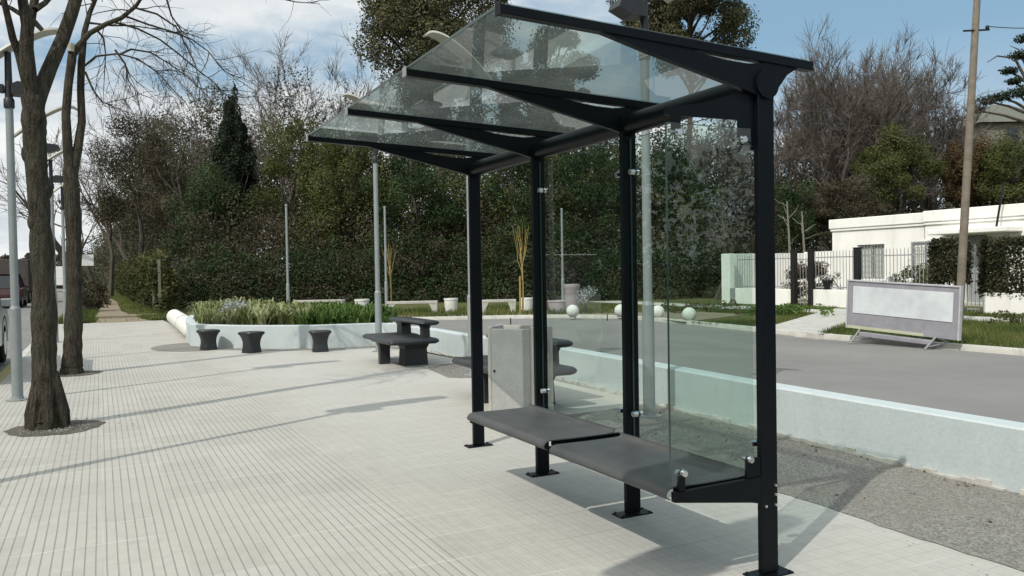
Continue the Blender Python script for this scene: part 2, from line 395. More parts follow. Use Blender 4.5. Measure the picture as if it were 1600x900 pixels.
# leaves: many small folded leaf faces
def leaves(C, size, tint, out=None, aspect=.6):
    """out: outward direction of each leaf in its clump; leaves face roughly outwards and up, as real ones do"""
    n = len(C)
    if out is None: out = np.zeros((n, 3))
    nn = out*1.0+np.array([0, 0, .35])+RNG.normal(size=(n, 3))*.55; nn /= np.linalg.norm(nn, axis=1)[:, None]+1e-9
    d = RNG.normal(size=(n, 3)); d[:, 2] -= .3; d -= nn*(d*nn).sum(1)[:, None]; d /= np.linalg.norm(d, axis=1)[:, None]+1e-9
    a = np.cross(nn, d)
    sz = (size*RNG.uniform(.6, 1.4, n))[:, None]
    p0 = C-d*sz*.5; p2 = C+d*sz*.5; p1 = C+a*sz*aspect*.5; p3 = C-a*sz*aspect*.5
    V = np.stack([p0, p1, p2, p3], 1).reshape(-1, 3); F = np.arange(4*n).reshape(n, 4)
    return V, F, np.repeat(tint, 4)
def blobs(cl, per, shell=.55):
    """cl: list of (x,y,z,rx,ry,rz) leaf clumps -> leaf centres and tints"""
    Cs = []; Ts = []; Os = []
    for (x, y, z, rx, ry, rz) in cl:
        d = RNG.normal(size=(per, 3)); d /= np.linalg.norm(d, axis=1)[:, None]
        rr = RNG.uniform(shell, 1.0, per)**.7*(1+RNG.normal(size=per)*.13)
        Cs.append(np.array([x, y, z])+d*rr[:, None]*np.array([rx, ry, rz]))
        Ts.append(np.clip(RNG.uniform(.2, .8)+RNG.normal(size=per)*.10, 0, 1)); Os.append(d)
    global OUT
    OUT = np.concatenate(Os)
    return np.concatenate(Cs), np.concatenate(Ts)

def limb(mb, p, d, L, r, seg=4, wig=.18, lift=.05, n=5, taper=.45):
    pts = [np.array(p, float)]; d = np.array(d, float); d /= np.linalg.norm(d); rads = [r]
    for i in range(seg):
        d = d+RNG.normal(size=3)*wig+np.array([0, 0, lift]); d /= np.linalg.norm(d)
        pts.append(pts[-1]+d*L/seg); rads.append(r*(1-(1-taper)*(i+1)/seg))
    mb.tube(pts, rads, n, cap=False); return pts, rads, d
def bare(mb_big, mb_twig, p, d, L, r, level, maxlev, spread=.55, lift=.06, kid=(3, 5), twigr=.006, ratio=.62, last=None):
    big = level <= 1
    pts, rads, dd = limb(mb_big if big else mb_twig, p, d, L, max(r, twigr), 4 if level < 2 else (3 if level < 3 else 2), .14 if level < 2 else .2, lift, 6 if big else (4 if level == 2 else 3))
    if level >= maxlev: return
    k = random.randint(*(last if last and level == maxlev-1 else kid))
    for i in range(k):
        t = random.uniform(.3, 1.0) if level else random.uniform(.5, 1.0)
        if i == 0: t = 1.0
        j = min(int(t*(len(pts)-1)), len(pts)-2); q = pts[j]+(pts[j+1]-pts[j])*(t*(len(pts)-1)-j)
        base = pts[j+1]-pts[j]; base /= np.linalg.norm(base)
        nd = base+RNG.normal(size=3)*spread*(.5 if i == 0 else 1.0)
        bare(mb_big, mb_twig, q, nd, L*ratio*random.uniform(.75, 1.2), rads[min(j+1, len(rads)-1)]*.66, level+1, maxlev, spread, lift, kid, twigr, ratio, last)
def bare_tree(name, label, loc, H, r, maxlev=4, spread=.5, lift=.08, kid=(3, 5), twigr=.008, mat='twig', group=None, trunk=.35, stems=1, ratio=.62, last=None):
    root = thing(name, label, 'tree', (*loc, 0), group)
    a = MB(); b = MB()
    for s in range(stems):
        off = (RNG.uniform(-.6, .6), RNG.uniform(-.6, .6), -.1) if stems > 1 else (0, 0, -.1)
        d0 = (RNG.uniform(-.25, .25)*(stems > 1), RNG.uniform(-.25, .25)*(stems > 1), 1)
        bare(a, b, off, d0, H*trunk, r, 0, maxlev, spread, lift, kid, twigr, ratio, last)
    z = float(np.percentile([p[2] for p in b.v], 99)); k = H/z
    for m in (a, b): m.v = [(x*k, y*k, zz*k) for x, y, zz in m.v]
    a.build('trunk', MAT['bark_grey'], root); b.build('twigs', MAT[mat], root)
    return root
def leafy_tree(name, label, loc, H, rx, zlo, kind, ncl=26, per=320, leaf=.22, shape='round', clump=.30, trunk_r=.18, cat='tree', group=None, ry=None, trunk_mat='bark_grey', twigs=0, gaps=0.):
    if kind != 'euc' and cat == 'tree': leaf *= .62; per = int(per*2.4)
    root = thing(name, label, cat, (*loc, 0), group)
    ry = ry or rx; cz = (H+zlo)/2; rz = (H-zlo)/2; cl = []
    for i in range(ncl):
        while True:
            d = RNG.uniform(-1, 1, 3)
            if np.linalg.norm(d) <= 1: break
        if shape != 'fill':
            d = d/(np.linalg.norm(d)+1e-9)*RNG.uniform(.45, .92)
        t = (d[2]+1)/2; k = 1.
        if shape == 'cone': k = max(.05, 1.0*(1-t)**1.05*RNG.uniform(.8, 1.25)); d[:2] = d[:2]/(np.linalg.norm(d[:2])+1e-6)*RNG.uniform(.2, 1)
        cr = clump*RNG.uniform(.6, 1.25)
        s = (k*.6+.12) if shape == 'cone' else 1
        cl.append((d[0]*rx*k*(1-clump*.5), d[1]*ry*k*(1-clump*.5), cz+d[2]*rz*(1-clump*.4), rx*cr*s, ry*cr*s, rz*cr*(.42 if shape == 'cone' else .75)))
    C, T = blobs(cl, per)
    keep = C[:, 2] > .05; C = C[keep]; T = T[keep]
    V, F, TT = leaves(C, leaf, T, OUT[keep])
    np_mesh('crown', V, F, FOL[kind], root, TT)
    tb = MB(); pts = [(0, 0, -.1)]; z = 0
    for i in range(1, 6): pts.append((RNG.normal()*.06*i, RNG.normal()*.06*i, (H*.82)*i/5))
    tb.tube(pts, [trunk_r*(1-.15*i) for i in range(6)], 7, cap=False)
    for c in cl[::2]:
        t = np.clip((c[2]-rz*.5)/(H*.82), .15, .9); i = min(int(t*5), 4); q = np.array(pts[i])+(np.array(pts[i+1])-np.array(pts[i]))*(t*5-i)
        e = np.array(c[:3]); mid = (q+e)/2+RNG.normal(size=3)*.15
        tb.tube([q, mid, e], [trunk_r*.38, trunk_r*.24, trunk_r*.08], 4, cap=False)
    tb.build('trunk', MAT[trunk_mat], root)
    if twigs:
        tw = MB()
        for i in range(twigs):
            c = cl[RNG.integers(len(cl))]; p = np.array(c[:3]); d = RNG.normal(size=3); d[2] = abs(d[2])+.3
            limb(tw, p, d, rx*.5*RNG.uniform(.5, 1.2), .012, 3, .25, .05, 3)
        tw.build('twigs', MAT['twig'], root)
    return root

# ------------------------------------------------------------------ world, sun
SUN_AZ, SUN_EL = 62.0, 45.5           # azimuth shadows fall towards (clockwise from +Y) and sun height
tr = Vector((math.sin(R(SUN_AZ))*math.cos(R(SUN_EL)), math.cos(R(SUN_AZ))*math.cos(R(SUN_EL)), -math.sin(R(SUN_EL))))
sl = bpy.data.lights.new('sun', 'SUN'); sl.energy = 3.25; sl.angle = R(.53); sl.color = (1, .955, .88)
so = bpy.data.objects.new('sun', sl); link(so); so.rotation_euler = tr.to_track_quat('-Z', 'Y').to_euler(); so.location = (-20, -10, 30)
W = bpy.data.worlds.new('World'); S.world = W; W.use_nodes = True
nt = W.node_tree; bg = nt.nodes['Background']
sky = nt.nodes.new('ShaderNodeTexSky'); sky.sky_type = 'NISHITA'; sky.sun_disc = False
sky.sun_elevation = R(SUN_EL); sky.sun_rotation = math.atan2(-tr.x, -tr.y); sky.air_density = 1.0; sky.dust_density = 1.2; sky.ozone_density = 1.6
tc = nt.nodes.new('ShaderNodeTexCoord'); sp = nt.nodes.new('ShaderNodeSeparateXYZ'); nt.links.new(tc.outputs['Generated'], sp.inputs[0])
den = math_(nt, 'ADD', math_(nt, 'MAXIMUM', sp.outputs[2], 0.), .22)
cx = nt.nodes.new('ShaderNodeCombineXYZ'); nt.links.new(math_(nt, 'DIVIDE', sp.outputs[0], den), cx.inputs[0]); nt.links.new(math_(nt, 'DIVIDE', sp.outputs[1], den), cx.inputs[1]); cx.inputs[2].default_value = 3.7
cn = noise(nt, 1.15, 8, .58, vec=cx.outputs[0])
# more cloud towards the street side (-X), clear blue towards +X
side = math_(nt, 'ADD', math_(nt, 'MULTIPLY', sp.outputs[0], -.30), .10)
cov = math_(nt, 'ADD', cn, side)
cf = ramp(nt, cov, [(.40, (0, 0, 0)), (.54, (1, 1, 1))])
low = ramp(nt, sp.outputs[2], [(.0, (.75, .75, .75)), (.25, (.0, .0, .0))])
cf = math_(nt, 'MAXIMUM', cf, low)
skyb = mixc(nt, .72, sky.outputs[0], (2.9, 4.9, 6.6))
shade = ramp(nt, noise(nt, 2.6, 6, .6, vec=cx.outputs[0]), [(.3, (6.6, 7.1, 7.5)), (.60, (9.4, 9.6, 9.5))])
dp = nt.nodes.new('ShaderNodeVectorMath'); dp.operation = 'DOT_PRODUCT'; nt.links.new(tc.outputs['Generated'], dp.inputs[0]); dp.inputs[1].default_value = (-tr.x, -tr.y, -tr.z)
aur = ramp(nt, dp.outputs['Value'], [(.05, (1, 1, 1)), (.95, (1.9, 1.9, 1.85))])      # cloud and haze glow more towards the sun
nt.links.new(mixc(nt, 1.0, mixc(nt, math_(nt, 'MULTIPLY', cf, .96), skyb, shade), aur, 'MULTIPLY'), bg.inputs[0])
bg.inputs[1].default_value = .10
S.view_settings.view_transform = 'Standard'; S.view_settings.look = 'None'; S.view_settings.gamma = 1; S.view_settings.exposure = 0.0
S.view_settings.use_curve_mapping = False
S.cycles.max_bounces = 8; S.cycles.transparent_max_bounces = 24; S.cycles.caustics_reflective = False; S.cycles.caustics_refractive = False

# ------------------------------------------------------------------ ground
sheet('ground', [(-400, -300), (600, -300), (600, 700), (-400, 700)], -.03, MAT['grass_base'])
KX = -1.32
# kerb step along the street
kb = MB()
y = -12.0
while y < 31:
    kb.box(KX-.15, KX, y, y+.99, -.2, -.002, .012); y += 1.0
struct(kb.build('kerb', MAT['kerb']))
ys = MB(); y = 11.0
while y < 16.6:
    ys.box(KX-.152, KX+.0, y+.004, y+.985, -.1, .0015, .012); y += 1.0
struct(ys.build('kerb_paint', MAT['kerb_yellow']))
sheet('street_road', [(KX-.16, -60), (KX-.16, 420), (-10, 420), (-10, -60)], -.02, MAT['asphalt'])
bpy.data.objects['street_road'].location.z = -.005
pv = [(KX, -12), (4.0, -12), (4.0, 7.05), (5.45, 7.1), (5.45, 12.0), (5.30, 15.6), (4.9, 16.1), (3.5, 16.6), (2.2, 17.8), (1.9, 30.6), (.5, 30.2), (KX, 30.7)]
sheet('pavement', pv, 0.0, MAT['pavement'])
_ed = [(3.93+.018*math.sin(y*2.1)+.012*math.sin(y*5.3+1)+RNG.normal()*.006, y) for y in np.linspace(7.2, -6, 150)]
sheet('gravel_bed', [(5.4, -6), (5.4, 7.35)]+_ed, .004, MAT['gravel'])
pg = [(4.35, 10.7), (4.7, 10.45), (5.42, 10.4), (5.42, 12.35), (4.9, 12.3), (4.5, 11.9)]
sheet('gravel_patch', pg, .004, MAT['gravel'])
wall_front = [(1.7, 18.7), (2.25, 17.75), (2.8, 17.15), (3.35, 16.72), (3.9, 16.42), (4.5, 16.28), (5.0, 16.15), (5.35, 15.75)]
gp = [(x, y) for x, y in wall_front]+[(x-.14, y-.42+(.1 if i % 2 else 0)) for i, (x, y) in enumerate(wall_front[::-1])]
sheet('gravel_strip', gp, .004, MAT['gravel'])
ce = [(1.75+.85*math.cos(t), 18.5+1.15*math.sin(t)) for t in np.linspace(0, 2*math.pi, 28, endpoint=False)]
sheet('gravel_circle', ce, .005, MAT['gravel'])
for i, (px_, py_, rr) in enumerate([(-.43, 9.30, .43), (-.40, 14.45, .40)]):
    sheet('tree_pit', [(px_+rr*math.cos(t)*(1+.05*math.sin(3*t)+.03*math.sin(11*t)), py_+rr*math.sin(t)*(1+.04*math.sin(5*t+1)+.025*math.sin(13*t))) for t in np.linspace(0, 2*math.pi, 80, endpoint=False)], .004, MAT['pit'])
# road behind the shelter, and its far kerb
farkerb = [(13.2, -40), (13.15, 8), (13.2, 12), (13.5, 14.5), (13.9, 17.5), (14.1, 19.7), (13.75, 21.0), (13.0, 22.0), (11.5, 23.0), (9.7, 23.8), (8.0, 24.6), (6.6, 25.6), (5.5, 27.5)]
sheet('side_road', [(5.4, -60)]+[(13.2, -60)]+farkerb+[(3.5, 28), (2.6, 25), (6.4, 19), (5.45, 15), (5.45, 8)], -.004, MAT['asphalt'])
def strip(name, line, w0, w1, z0, z1, mat, smooth=False):
    """low wall along a line; offsets to its left side"""
    P = np.array(line, float); n = len(P); T = np.gradient(P, axis=0); T /= np.linalg.norm(T, axis=1)[:, None]
    L = np.stack([-T[:, 1], T[:, 0]], 1); a = P+L*w0; b = P+L*w1
    m = MB(); vs = []
    for i in range(n): vs += [(*a[i], z0), (*a[i], z1-.012), (*(a[i]+(b[i]-a[i])*.06), z1), (*(b[i]-(b[i]-a[i])*.06), z1), (*b[i], z1-.012), (*b[i], z0)]
    fs = []
    for i in range(n-1):
        for k in range(5): fs.append((i*6+k, i*6+6+k, i*6+7+k, i*6+1+k))
    fs += [tuple(range(6)), tuple(range(n*6-1, n*6-7, -1))]
    return m.add(vs, fs)
def curve(pts, k=6):
    P = np.array(pts, float); out = []
    for i in range(len(P)-1):
        p0 = P[max(i-1, 0)]; p1 = P[i]; p2 = P[i+1]; p3 = P[min(i+2, len(P)-1)]
        for t in np.linspace(0, 1, k, endpoint=False):
            out.append(.5*((2*p1)+(-p0+p2)*t+(2*p0-5*p1+4*p2-p3)*t*t+(-p0+3*p1-3*p2+p3)*t**3))
    out.append(P[-1]); return np.array(out)
struct(strip('far_kerb', curve(farkerb, 4), 0, -.16, -.05, .10, None).build('far_kerb', MAT['kerb'], smooth=True))
verge = [tuple(p) for p in curve(farkerb, 4)+np.array([.1, .05])]
sheet('grass_verge', verge+[(2.6, 30), (4, 45), (60, 45), (60, -40)], .06, MAT['grass_base'])
sheet('planting_bed', [(13.8, 17.3), (14.25, 19.8), (13.9, 21.2), (13.1, 22.2), (11.5, 23.25), (9.7, 24.05), (8.0, 24.9), (8.3, 27), (12, 30), (17, 26), (17.5, 19)], .066, MAT['dirt'])
sheet('house_path', [(13.2, 12.3), (13.5, 14.2), (21.8, 19.6), (22.3, 17.8)], .070, MAT['concrete'])
sheet('footway', [(19.3, 31), (20.9, 31), (20.9, -20), (19.3, -20)], .074, MAT['concrete'])
_l = [(.95-.030*(y-31)+.35*math.sin(y*.13)-(.45+.55*math.exp(-(y-30)/6.))*(1+.18*math.sin(y*.9)), y) for y in np.linspace(30.3, 88, 60)]
_r = [(.95-.030*(y-31)+.35*math.sin(y*.13)+(.45+.65*math.exp(-(y-30)/6.))*(1+.18*math.sin(y*.7+1)), y) for y in np.linspace(88, 30.3, 60)]
sheet('earth_path', _l+_r, -.012, MAT['dirt'])
# a slight raised earth lip at the end of the paving
struct(MB().box(-.2, 1.9, 33.9, 34.2, -.05, .10, .04).build('earth_lip', MAT['dirt']))

# loose stones on the gravel (one uncountable mass)
def stones(regions, name, label):
    V = []; F = []; T = []; k = 0
    ico = np.array([(0,0,1),(.9,0,.3),(.28,.85,.3),(-.72,.53,.3),(-.72,-.53,.3),(.28,-.85,.3),(0,0,-.4)])
    fc = [(0,1,2),(0,2,3),(0,3,4),(0,4,5),(0,5,1),(6,2,1),(6,3,2),(6,4,3),(6,5,4),(6,1,5)]
    for x0, x1, y0, y1, n, s0, s1 in regions:
        for i in range(n):
            s = random.uniform(s0, s1)*random.uniform(.6, 1); a = random.uniform(0, 6.28); ca, sa = math.cos(a), math.sin(a)
            v = ico*(1+RNG.normal(size=(7, 1))*.18)*np.array([s*random.uniform(.8, 1.5), s, s*.7])
            v = np.stack([v[:, 0]*ca-v[:, 1]*sa, v[:, 0]*sa+v[:, 1]*ca, v[:, 2]], 1)+np.array([random.uniform(x0, x1), random.uniform(y0, y1), .004])
            V.append(v); F += [(p+k, q+k, r+k) for p, q, r in fc]; k += 7; T.append(np.full(7, random.random()))
    o = np_mesh(name, np.concatenate(V), np.array(F), MAT['stone'], None, np.concatenate(T)); return stuff(o, label, 'gravel')
stones([(3.97, 5.24, 1.6, 5.0, 9000, .002, .006), (3.98, 5.3, 5.0, 7.1, 3500, .003, .008), (4.45, 5.4, 10.5, 12.2, 1200, .006, .014), (3.9, 5.2, 2, 7, 22, .010, .022), (3.72, 3.99, 2.0, 7.2, 160, .002, .006), (-.74, -.12, 9.02, 9.58, 500, .006, .016), (-.68, -.12, 14.2, 14.7, 260, .006, .016)],
       'loose_gravel', 'loose grey gravel in the strip between paving and low wall')

lit = [(random.uniform(4.0, 5.2), random.uniform(2.2, 7.0)) for _ in range(24)]+[(random.uniform(5.02, 5.22), random.uniform(2.2, 7.0)) for _ in range(60)]+[(-.43+random.gauss(0, .28), 9.3+random.gauss(0, .25)) for _ in range(40)]
Vl, Fl, Tl = leaves(np.array([(x, y, .012) for x, y in lit]), .032, RNG.uniform(0, 1, len(lit)), np.tile(np.array([0, 0, 2.2]), (len(lit), 1)))
stuff(np_mesh('fallen_leaves', Vl, Fl, FOL['rust'], None, Tl), 'scattered small dry leaves on the gravel and paving', 'leaves')

# ------------------------------------------------------------------ bus shelter
X0, YA, BAY = 2.85, 2.946, 1.1298
BY = [YA+BAY*i for i in range(4)]
sh = thing('bus_shelter', 'black steel bus shelter with glass roof and two grey seats on the pavement', 'bus shelter', (X0, YA, 0))
so_ = (X0, YA, 0)
PX0, PX1, PT = 2.800, 2.900, .036
for i, y in enumerate(BY):
    m = MB().box(PX0, PX1, y, y+PT, .012, 2.33, .004); p = m.build('post', MAT['steel_black'], sh, so_)
    MB().box(2.735, 2.965, y-.036, y+PT+.036, .001, .009, .002).build('base_plate', MAT['steel_black'], p, so_)
    for dx in (2.752, 2.948):
        for dy in (-.022, PT+.022): MB().lathe([(.008, .009), (.008, .015), (.004, .017)], 6, (dx, y+dy, 0)).build('anchor_bolt', MAT['iron'], p, so_)
    # slim channel that takes the glass, behind the post flange
    MB().box(2.835, 2.885, y+PT+.001, y+PT+.028, .40, 2.28, .002).build('glazing_channel', MAT['steel_black'], p, so_)
    if i == 0:
        for (bx, bz) in ((2.884, .432), (2.884, .388), (2.884, .338), (2.822, .338)):
            MB().tube([(bx, y-.006, bz), (bx, y+.001, bz)], [.0065, .0085], 10).build('bolt', MAT['steel_clip'], p, so_)
# header tube, one length per bay with a sleeve at each post
TZ = 2.352
hd = MB().tube([(X0, BY[0]-.012, TZ), (X0, BY[3]+.06, TZ)], .062, 28)
hdo = hd.build('header_tube', MAT['steel_black'], sh, so_, True)
for i, y in enumerate(BY):
    MB().tube([(X0, y-.014, TZ), (X0, y+PT+.014, TZ)], .069, 28).build('tube_sleeve', MAT['steel_black'], hdo, so_, True)
def roofz(x): return 2.551+(x-1.47)*(-.060/1.66)
beam = [(1.88, 2.512), (1.91, 2.497), (2.15, 2.440), (2.42, 2.382), (2.70, 2.322), (2.79, 2.30), (2.85, 2.285), (2.905, 2.31), (2.93, 2.36), (2.99, 2.415), (3.085, 2.462), (3.085, 2.472), (2.90, 2.474), (2.84, 2.452), (2.74, 2.440), (2.62, 2.443), (2.50, 2.455), (2.40, 2.472), (2.32, 2.488), (2.10, 2.503)]
for i, y in enumerate(BY):
    bm_ = MB()
    # triangulated in strips so that the concave slot stays open
    lo = [(1.88, 2.512), (1.91, 2.497), (2.15, 2.440), (2.32, 2.404), (2.42, 2.382), (2.50, 2.365), (2.62, 2.339), (2.74, 2.313), (2.84, 2.287), (2.90, 2.305), (2.99, 2.410), (3.09, 2.466)]
    hi = [(1.88, 2.522), (1.91, 2.521), (2.15, 2.512), (2.32, 2.488), (2.42, 2.468), (2.50, 2.455), (2.62, 2.443), (2.74, 2.440), (2.84, 2.452), (2.90, 2.474), (2.99, 2.482), (3.09, 2.480)]
    n = len(lo); vs = []; a, c = y+.002, y+PT-.002
    for (l, h) in zip(lo, hi): vs += [(l[0], a, l[1]), (h[0], a, h[1]), (h[0], c, h[1]), (l[0], c, l[1])]
    fs = []
    for k in range(n-1):
        q = k*4
        fs += [(q, q+4, q+5, q+1), (q+1, q+5, q+6, q+2), (q+2, q+6, q+7, q+3), (q+3, q+7, q+4, q)]
    fs += [(0, 1, 2, 3), (n*4-1, n*4-2, n*4-3, n*4-4)]
    bo = bm_.add(vs, fs).build('roof_beam', MAT['steel_black'], sh, so_)
    # flat glazing bar with the T section that carries the panes
    bar = MB().prism([(1.452, roofz(1.452)-.002), (3.157, roofz(3.157)-.002), (3.157, roofz(3.157)-.046), (1.452, roofz(1.452)-.040)], y-.006, y+PT+.006)
    bar.build('glazing_bar', MAT['steel_black'], bo, so_, bevel=.003)
    MB().box(1.446, 1.4515, y-.008, y+PT+.008, roofz(1.45)-.044, roofz(1.45)+.010, .002).build('end_cap', MAT['iron_grey'] if i else MAT['steel_black'], bo, so_)
for i in range(3):
    y0, y1 = BY[i]+.012, BY[i+1]+.010
    g = MB().prism([(1.462, roofz(1.462)+.010), (3.135, roofz(3.135)+.010), (3.135, roofz(3.135)), (1.462, roofz(1.462))], y0+.004, y1+.012)
    go = g.build('roof_pane', MAT['glass_roof'], sh, so_)
    MB().box(1.4575, 1.4615, y0+.004, y1+.012, roofz(1.46)-.001, roofz(1.46)+.011).build('pane_edge', MAT['glass_edge'], go, so_)
# rear glass
for i in range(2):
    y0, y1 = BY[i]+PT+.030, BY[i+1]-.012
    g = MB().box(2.848, 2.858, y0, y1, .44, 2.262); go = g.build('rear_pane', MAT['glass_wall'], sh, so_)
    e = MB(); e.box(2.8478, 2.8582, y1+.0005, y1+.003, .44, 2.262); e.box(2.8478, 2.8582, y0, y1, 2.2622, 2.264); e.build('pane_edge', MAT['glass_edge'], go, so_)
    for z in (.62, 2.06):
        cl_ = MB(); yy = BY[i+1]-.045
        for yc in (BY[i+1]-.05, BY[i]+PT+.06):
            cl_ = MB(); cl_.tube([(2.815, yc, z), (2.845, yc, z)], [.017, .019], 14); cl_.tube([(2.8595, yc, z), (2.875, yc, z)], [.019, .015], 14)
            s_ = .05 if yc > BY[i]+.5 else -.06
            cl_.tube([(2.868, yc, z), (2.868, yc+s_, z)], .008, 8)
            cl_.build('glass_clip', MAT['steel_clip'], go, so_, True)
# end panel at the near post
g = MB().box(2.272, 2.762, YA+.012, YA+.022, .520, 2.135); go = g.build('end_pane', MAT['glass_wall'], sh, so_)
e = MB(); e.box(2.2688, 2.2718, YA+.0118, YA+.0222, .52, 2.135); e.box(2.272, 2.762, YA+.0118, YA+.0222, 2.1352, 2.137); e.build('pane_edge', MAT['glass_edge'], go, so_)
for (x, z) in ((2.335, 2.095), (2.715, 2.085), (2.34, .555), (2.735, .57)):
    c_ = MB(); c_.tube([(x, YA-.004, z), (x, YA+.011, z)], [.014, .019], 14); c_.tube([(x, YA+.0225, z), (x, YA+.055, z)], [.019, .011], 14)
    c_.tube([(x, YA+.03, z), (x+(.035 if z > 1 and x > 2.5 else -.03 if x < 2.5 else .03), YA+.03, z+.004)], .009, 8)
    c_.build('glass_clip', MAT['steel_clip'], go, so_, True)
arm = MB().prism([(2.272, 2.205), (2.272, 2.172), (2.30, 2.166), (2.335, 2.110), (2.36, 2.166), (2.69, 2.172), (2.72, 2.10), (2.80, 2.10), (2.80, 2.335), (2.76, 2.318), (2.60, 2.272), (2.42, 2.228)], YA+.030, YA+.038)
# arm as two convex pieces plus lugs
arm = MB(); arm.prism([(2.272, 2.205), (2.272, 2.172), (2.80, 2.178), (2.80, 2.335), (2.66, 2.288), (2.46, 2.236)], YA+.027, YA+.035)
arm.box(2.310, 2.362, YA+.0265, YA+.0355, 2.085, 2.180); arm.box(2.700, 2.799, YA+.0265, YA+.0355, 2.06, 2.182)
arm.build('end_arm', MAT['steel_black'], sh, so_)
# seats: a folded sheet with rolled front edge and upturned back edge
def seat(y0, y1, dz):
    prof = [(2.290, .430), (2.271, .438), (2.262, .453), (2.268, .470), (2.284, .484), (2.310, .490), (2.50, .487), (2.70, .488), (2.742, .492), (2.752, .502), (2.754, .512)]
    top = [(x, z+dz) for x, z in prof]; th = .006
    P = np.array(top); T = np.gradient(P, axis=0); T /= np.linalg.norm(T, axis=1)[:, None]; Nn = np.stack([T[:, 1], -T[:, 0]], 1); inn = P+Nn*th
    n = len(P); vs = []
    for p, q in zip(P, inn): vs += [(p[0], y0, p[1]), (p[0], y1, p[1]), (q[0], y0, q[1]), (q[0], y1, q[1])]
    fs = []
    for k in range(n-1):
        a = k*4; fs += [(a, a+1, a+5, a+4), (a+2, a+6, a+7, a+3), (a, a+4, a+6, a+2), (a+1, a+3, a+7, a+5)]
    fs += [(0, 2, 3, 1), (n*4-4, n*4-3, n*4-1, n*4-2)]
    m = MB().add(vs, fs); o = m.build('seat', MAT['seat'], sh, so_, True)
    for yy in (y0+.02, (y0+y1)/2, y1-.02): MB().box(2.33, 2.80, yy-.012, yy+.012, .452+dz, .4805+dz).build('seat_rib', MAT['steel_black'], o, so_)
seat(BY[0]+.045, BY[1]-.012, .0); seat(BY[1]+.055, BY[2]+.03, .012)
for i in (0, 1, 2):
    m = MB().prism([(2.284, .430), (2.284, .474), (2.72, .480), (2.80, .483), (2.80, .352), (2.74, .366)], BY[i]+.004, BY[i]+.030)
    bo = m.build('seat_bracket', MAT['steel_black'], sh, so_)
    if i == 0:
        MB().box(2.312, 2.348, BY[0]+.006, BY[0]+.028, .4745, .545, .003).build('clip_lug', MAT['steel_black'], bo, so_)
        MB().box(2.715, 2.799, BY[0]+.006, BY[0]+.028, .4835, .575, .003).build('clip_lug', MAT['steel_black'], bo, so_)

# ------------------------------------------------------------------ path lamps
def make_lamp(name, label, loc, s, dz=0.):
    """s=+1: wing reaches towards +X (street side row), -1: towards -X"""
    t = thing(name, label, 'lamp', (*loc, 0), 'lamp posts along the paving')
    p = MB(); p.tube([(0, 0, .012), (0, 0, 1.12)], .062, 16); p.tube([(0, 0, 1.12), (0, 0, 1.16)], [.064, .048], 16); p.tube([(0, 0, 1.16), (0, 0, 3.60)], [.046, .043], 16)
    po = p.build('pole', MAT['lamp_grey'], t, smooth=True)
    MB().lathe([(.13, .004), (.13, .012), (.07, .016), (.064, .05)], 12).build('base_flange', MAT['lamp_grey'], po)
    k = MB().lathe([(.058, 3.58), (.060, 3.60), (.060, 3.68), (.050, 3.70)], 16); k.tube([(0, 0, 3.70), (0, 0, 4.26+dz)], [.044, .036], 12)
    k.build('upper_pole', MAT['lamp_black'], t, smooth=True)
    f = MB(); f.prism([(s*.03, 3.74+dz), (s*.03, 3.86+dz), (s*.10, 3.90+dz), (s*.33, 3.875+dz), (s*.36, 3.80+dz), (s*.20, 3.735+dz)], -.10, .10)
    f.box(-.10, -.046, -.05, .05, 3.76+dz, 3.86+dz, .01)
    f.build('floodlight', MAT['lamp_black'], t)
    # curved reflector wing
    A = [(-.36, 3.97), (-.20, 4.11), (0, 4.28), (.20, 4.42), (.40, 4.53), (.56, 4.565), (.64, 4.52)]
    A = curve([(x, z+dz) for x, z in A], 4); n = len(A); vs = []; fs = []
    for i, (x, z) in enumerate(A):
        u = i/(n-1); w = .03+.13*math.sin(math.pi*min(1, .12+.86*u))**.8
        th = .028
        T = A[min(i+1, n-1)]-A[max(i-1, 0)]; T /= np.linalg.norm(T); nx, nz = -T[1]*th, T[0]*th
        vs += [(s*x, -w, z), (s*x, w, z), (s*(x+nx), w*.92, z+nz), (s*(x+nx), -w*.92, z+nz)]
    for i in range(n-1):
        q = i*4
        for a, b in ((0, 1), (1, 2), (2, 3), (3, 0)): fs.append((q+a, q+b, q+4+b, q+4+a) if s > 0 else (q+b, q+a, q+4+a, q+4+b))
    fs += [(3, 2, 1, 0), (n*4-4, n*4-3, n*4-2, n*4-1)] if s > 0 else [(0, 1, 2, 3), (n*4-1, n*4-2, n*4-3, n*4-4)]
    MB().add(vs, fs).build('reflector_wing', MAT['wing'], t, smooth=True)
    return t
L0 = make_lamp('street_lamp', 'tall grey lamp post with black head nearest the kerb, left of the front tree trunk', (-.94, 11.73), 1)
dup(L0, (-.94, 6.95, 0), 'grey lamp post with curved wing standing out of view beside the kerb')
dup(L0, (-.94, 1.45, 0), 'grey lamp post with curved wing standing out of view beside the kerb')
dup(L0, (-.94, 16.8, 0), 'grey lamp post mostly hidden behind the front tree trunk, only its wing and head showing')
dup(L0, (-.96, 21.9, 0), 'slim grey lamp post seen in the gap between the two nearest tree trunks')
dup(L0, (-.96, 28.3, 0), 'farthest grey lamp post, just left of the second tree trunk')
R0 = make_lamp('street_lamp', 'grey lamp post rising from the gravel behind the shelter seat glass', (4.92, 6.75), -1, .24)
dup(R0, (4.75, 10.75, 0), 'grey lamp post directly behind the farthest shelter post')
dup(R0, (4.71, 15.05, 0), 'grey lamp post beside the black bench in front of the planter')

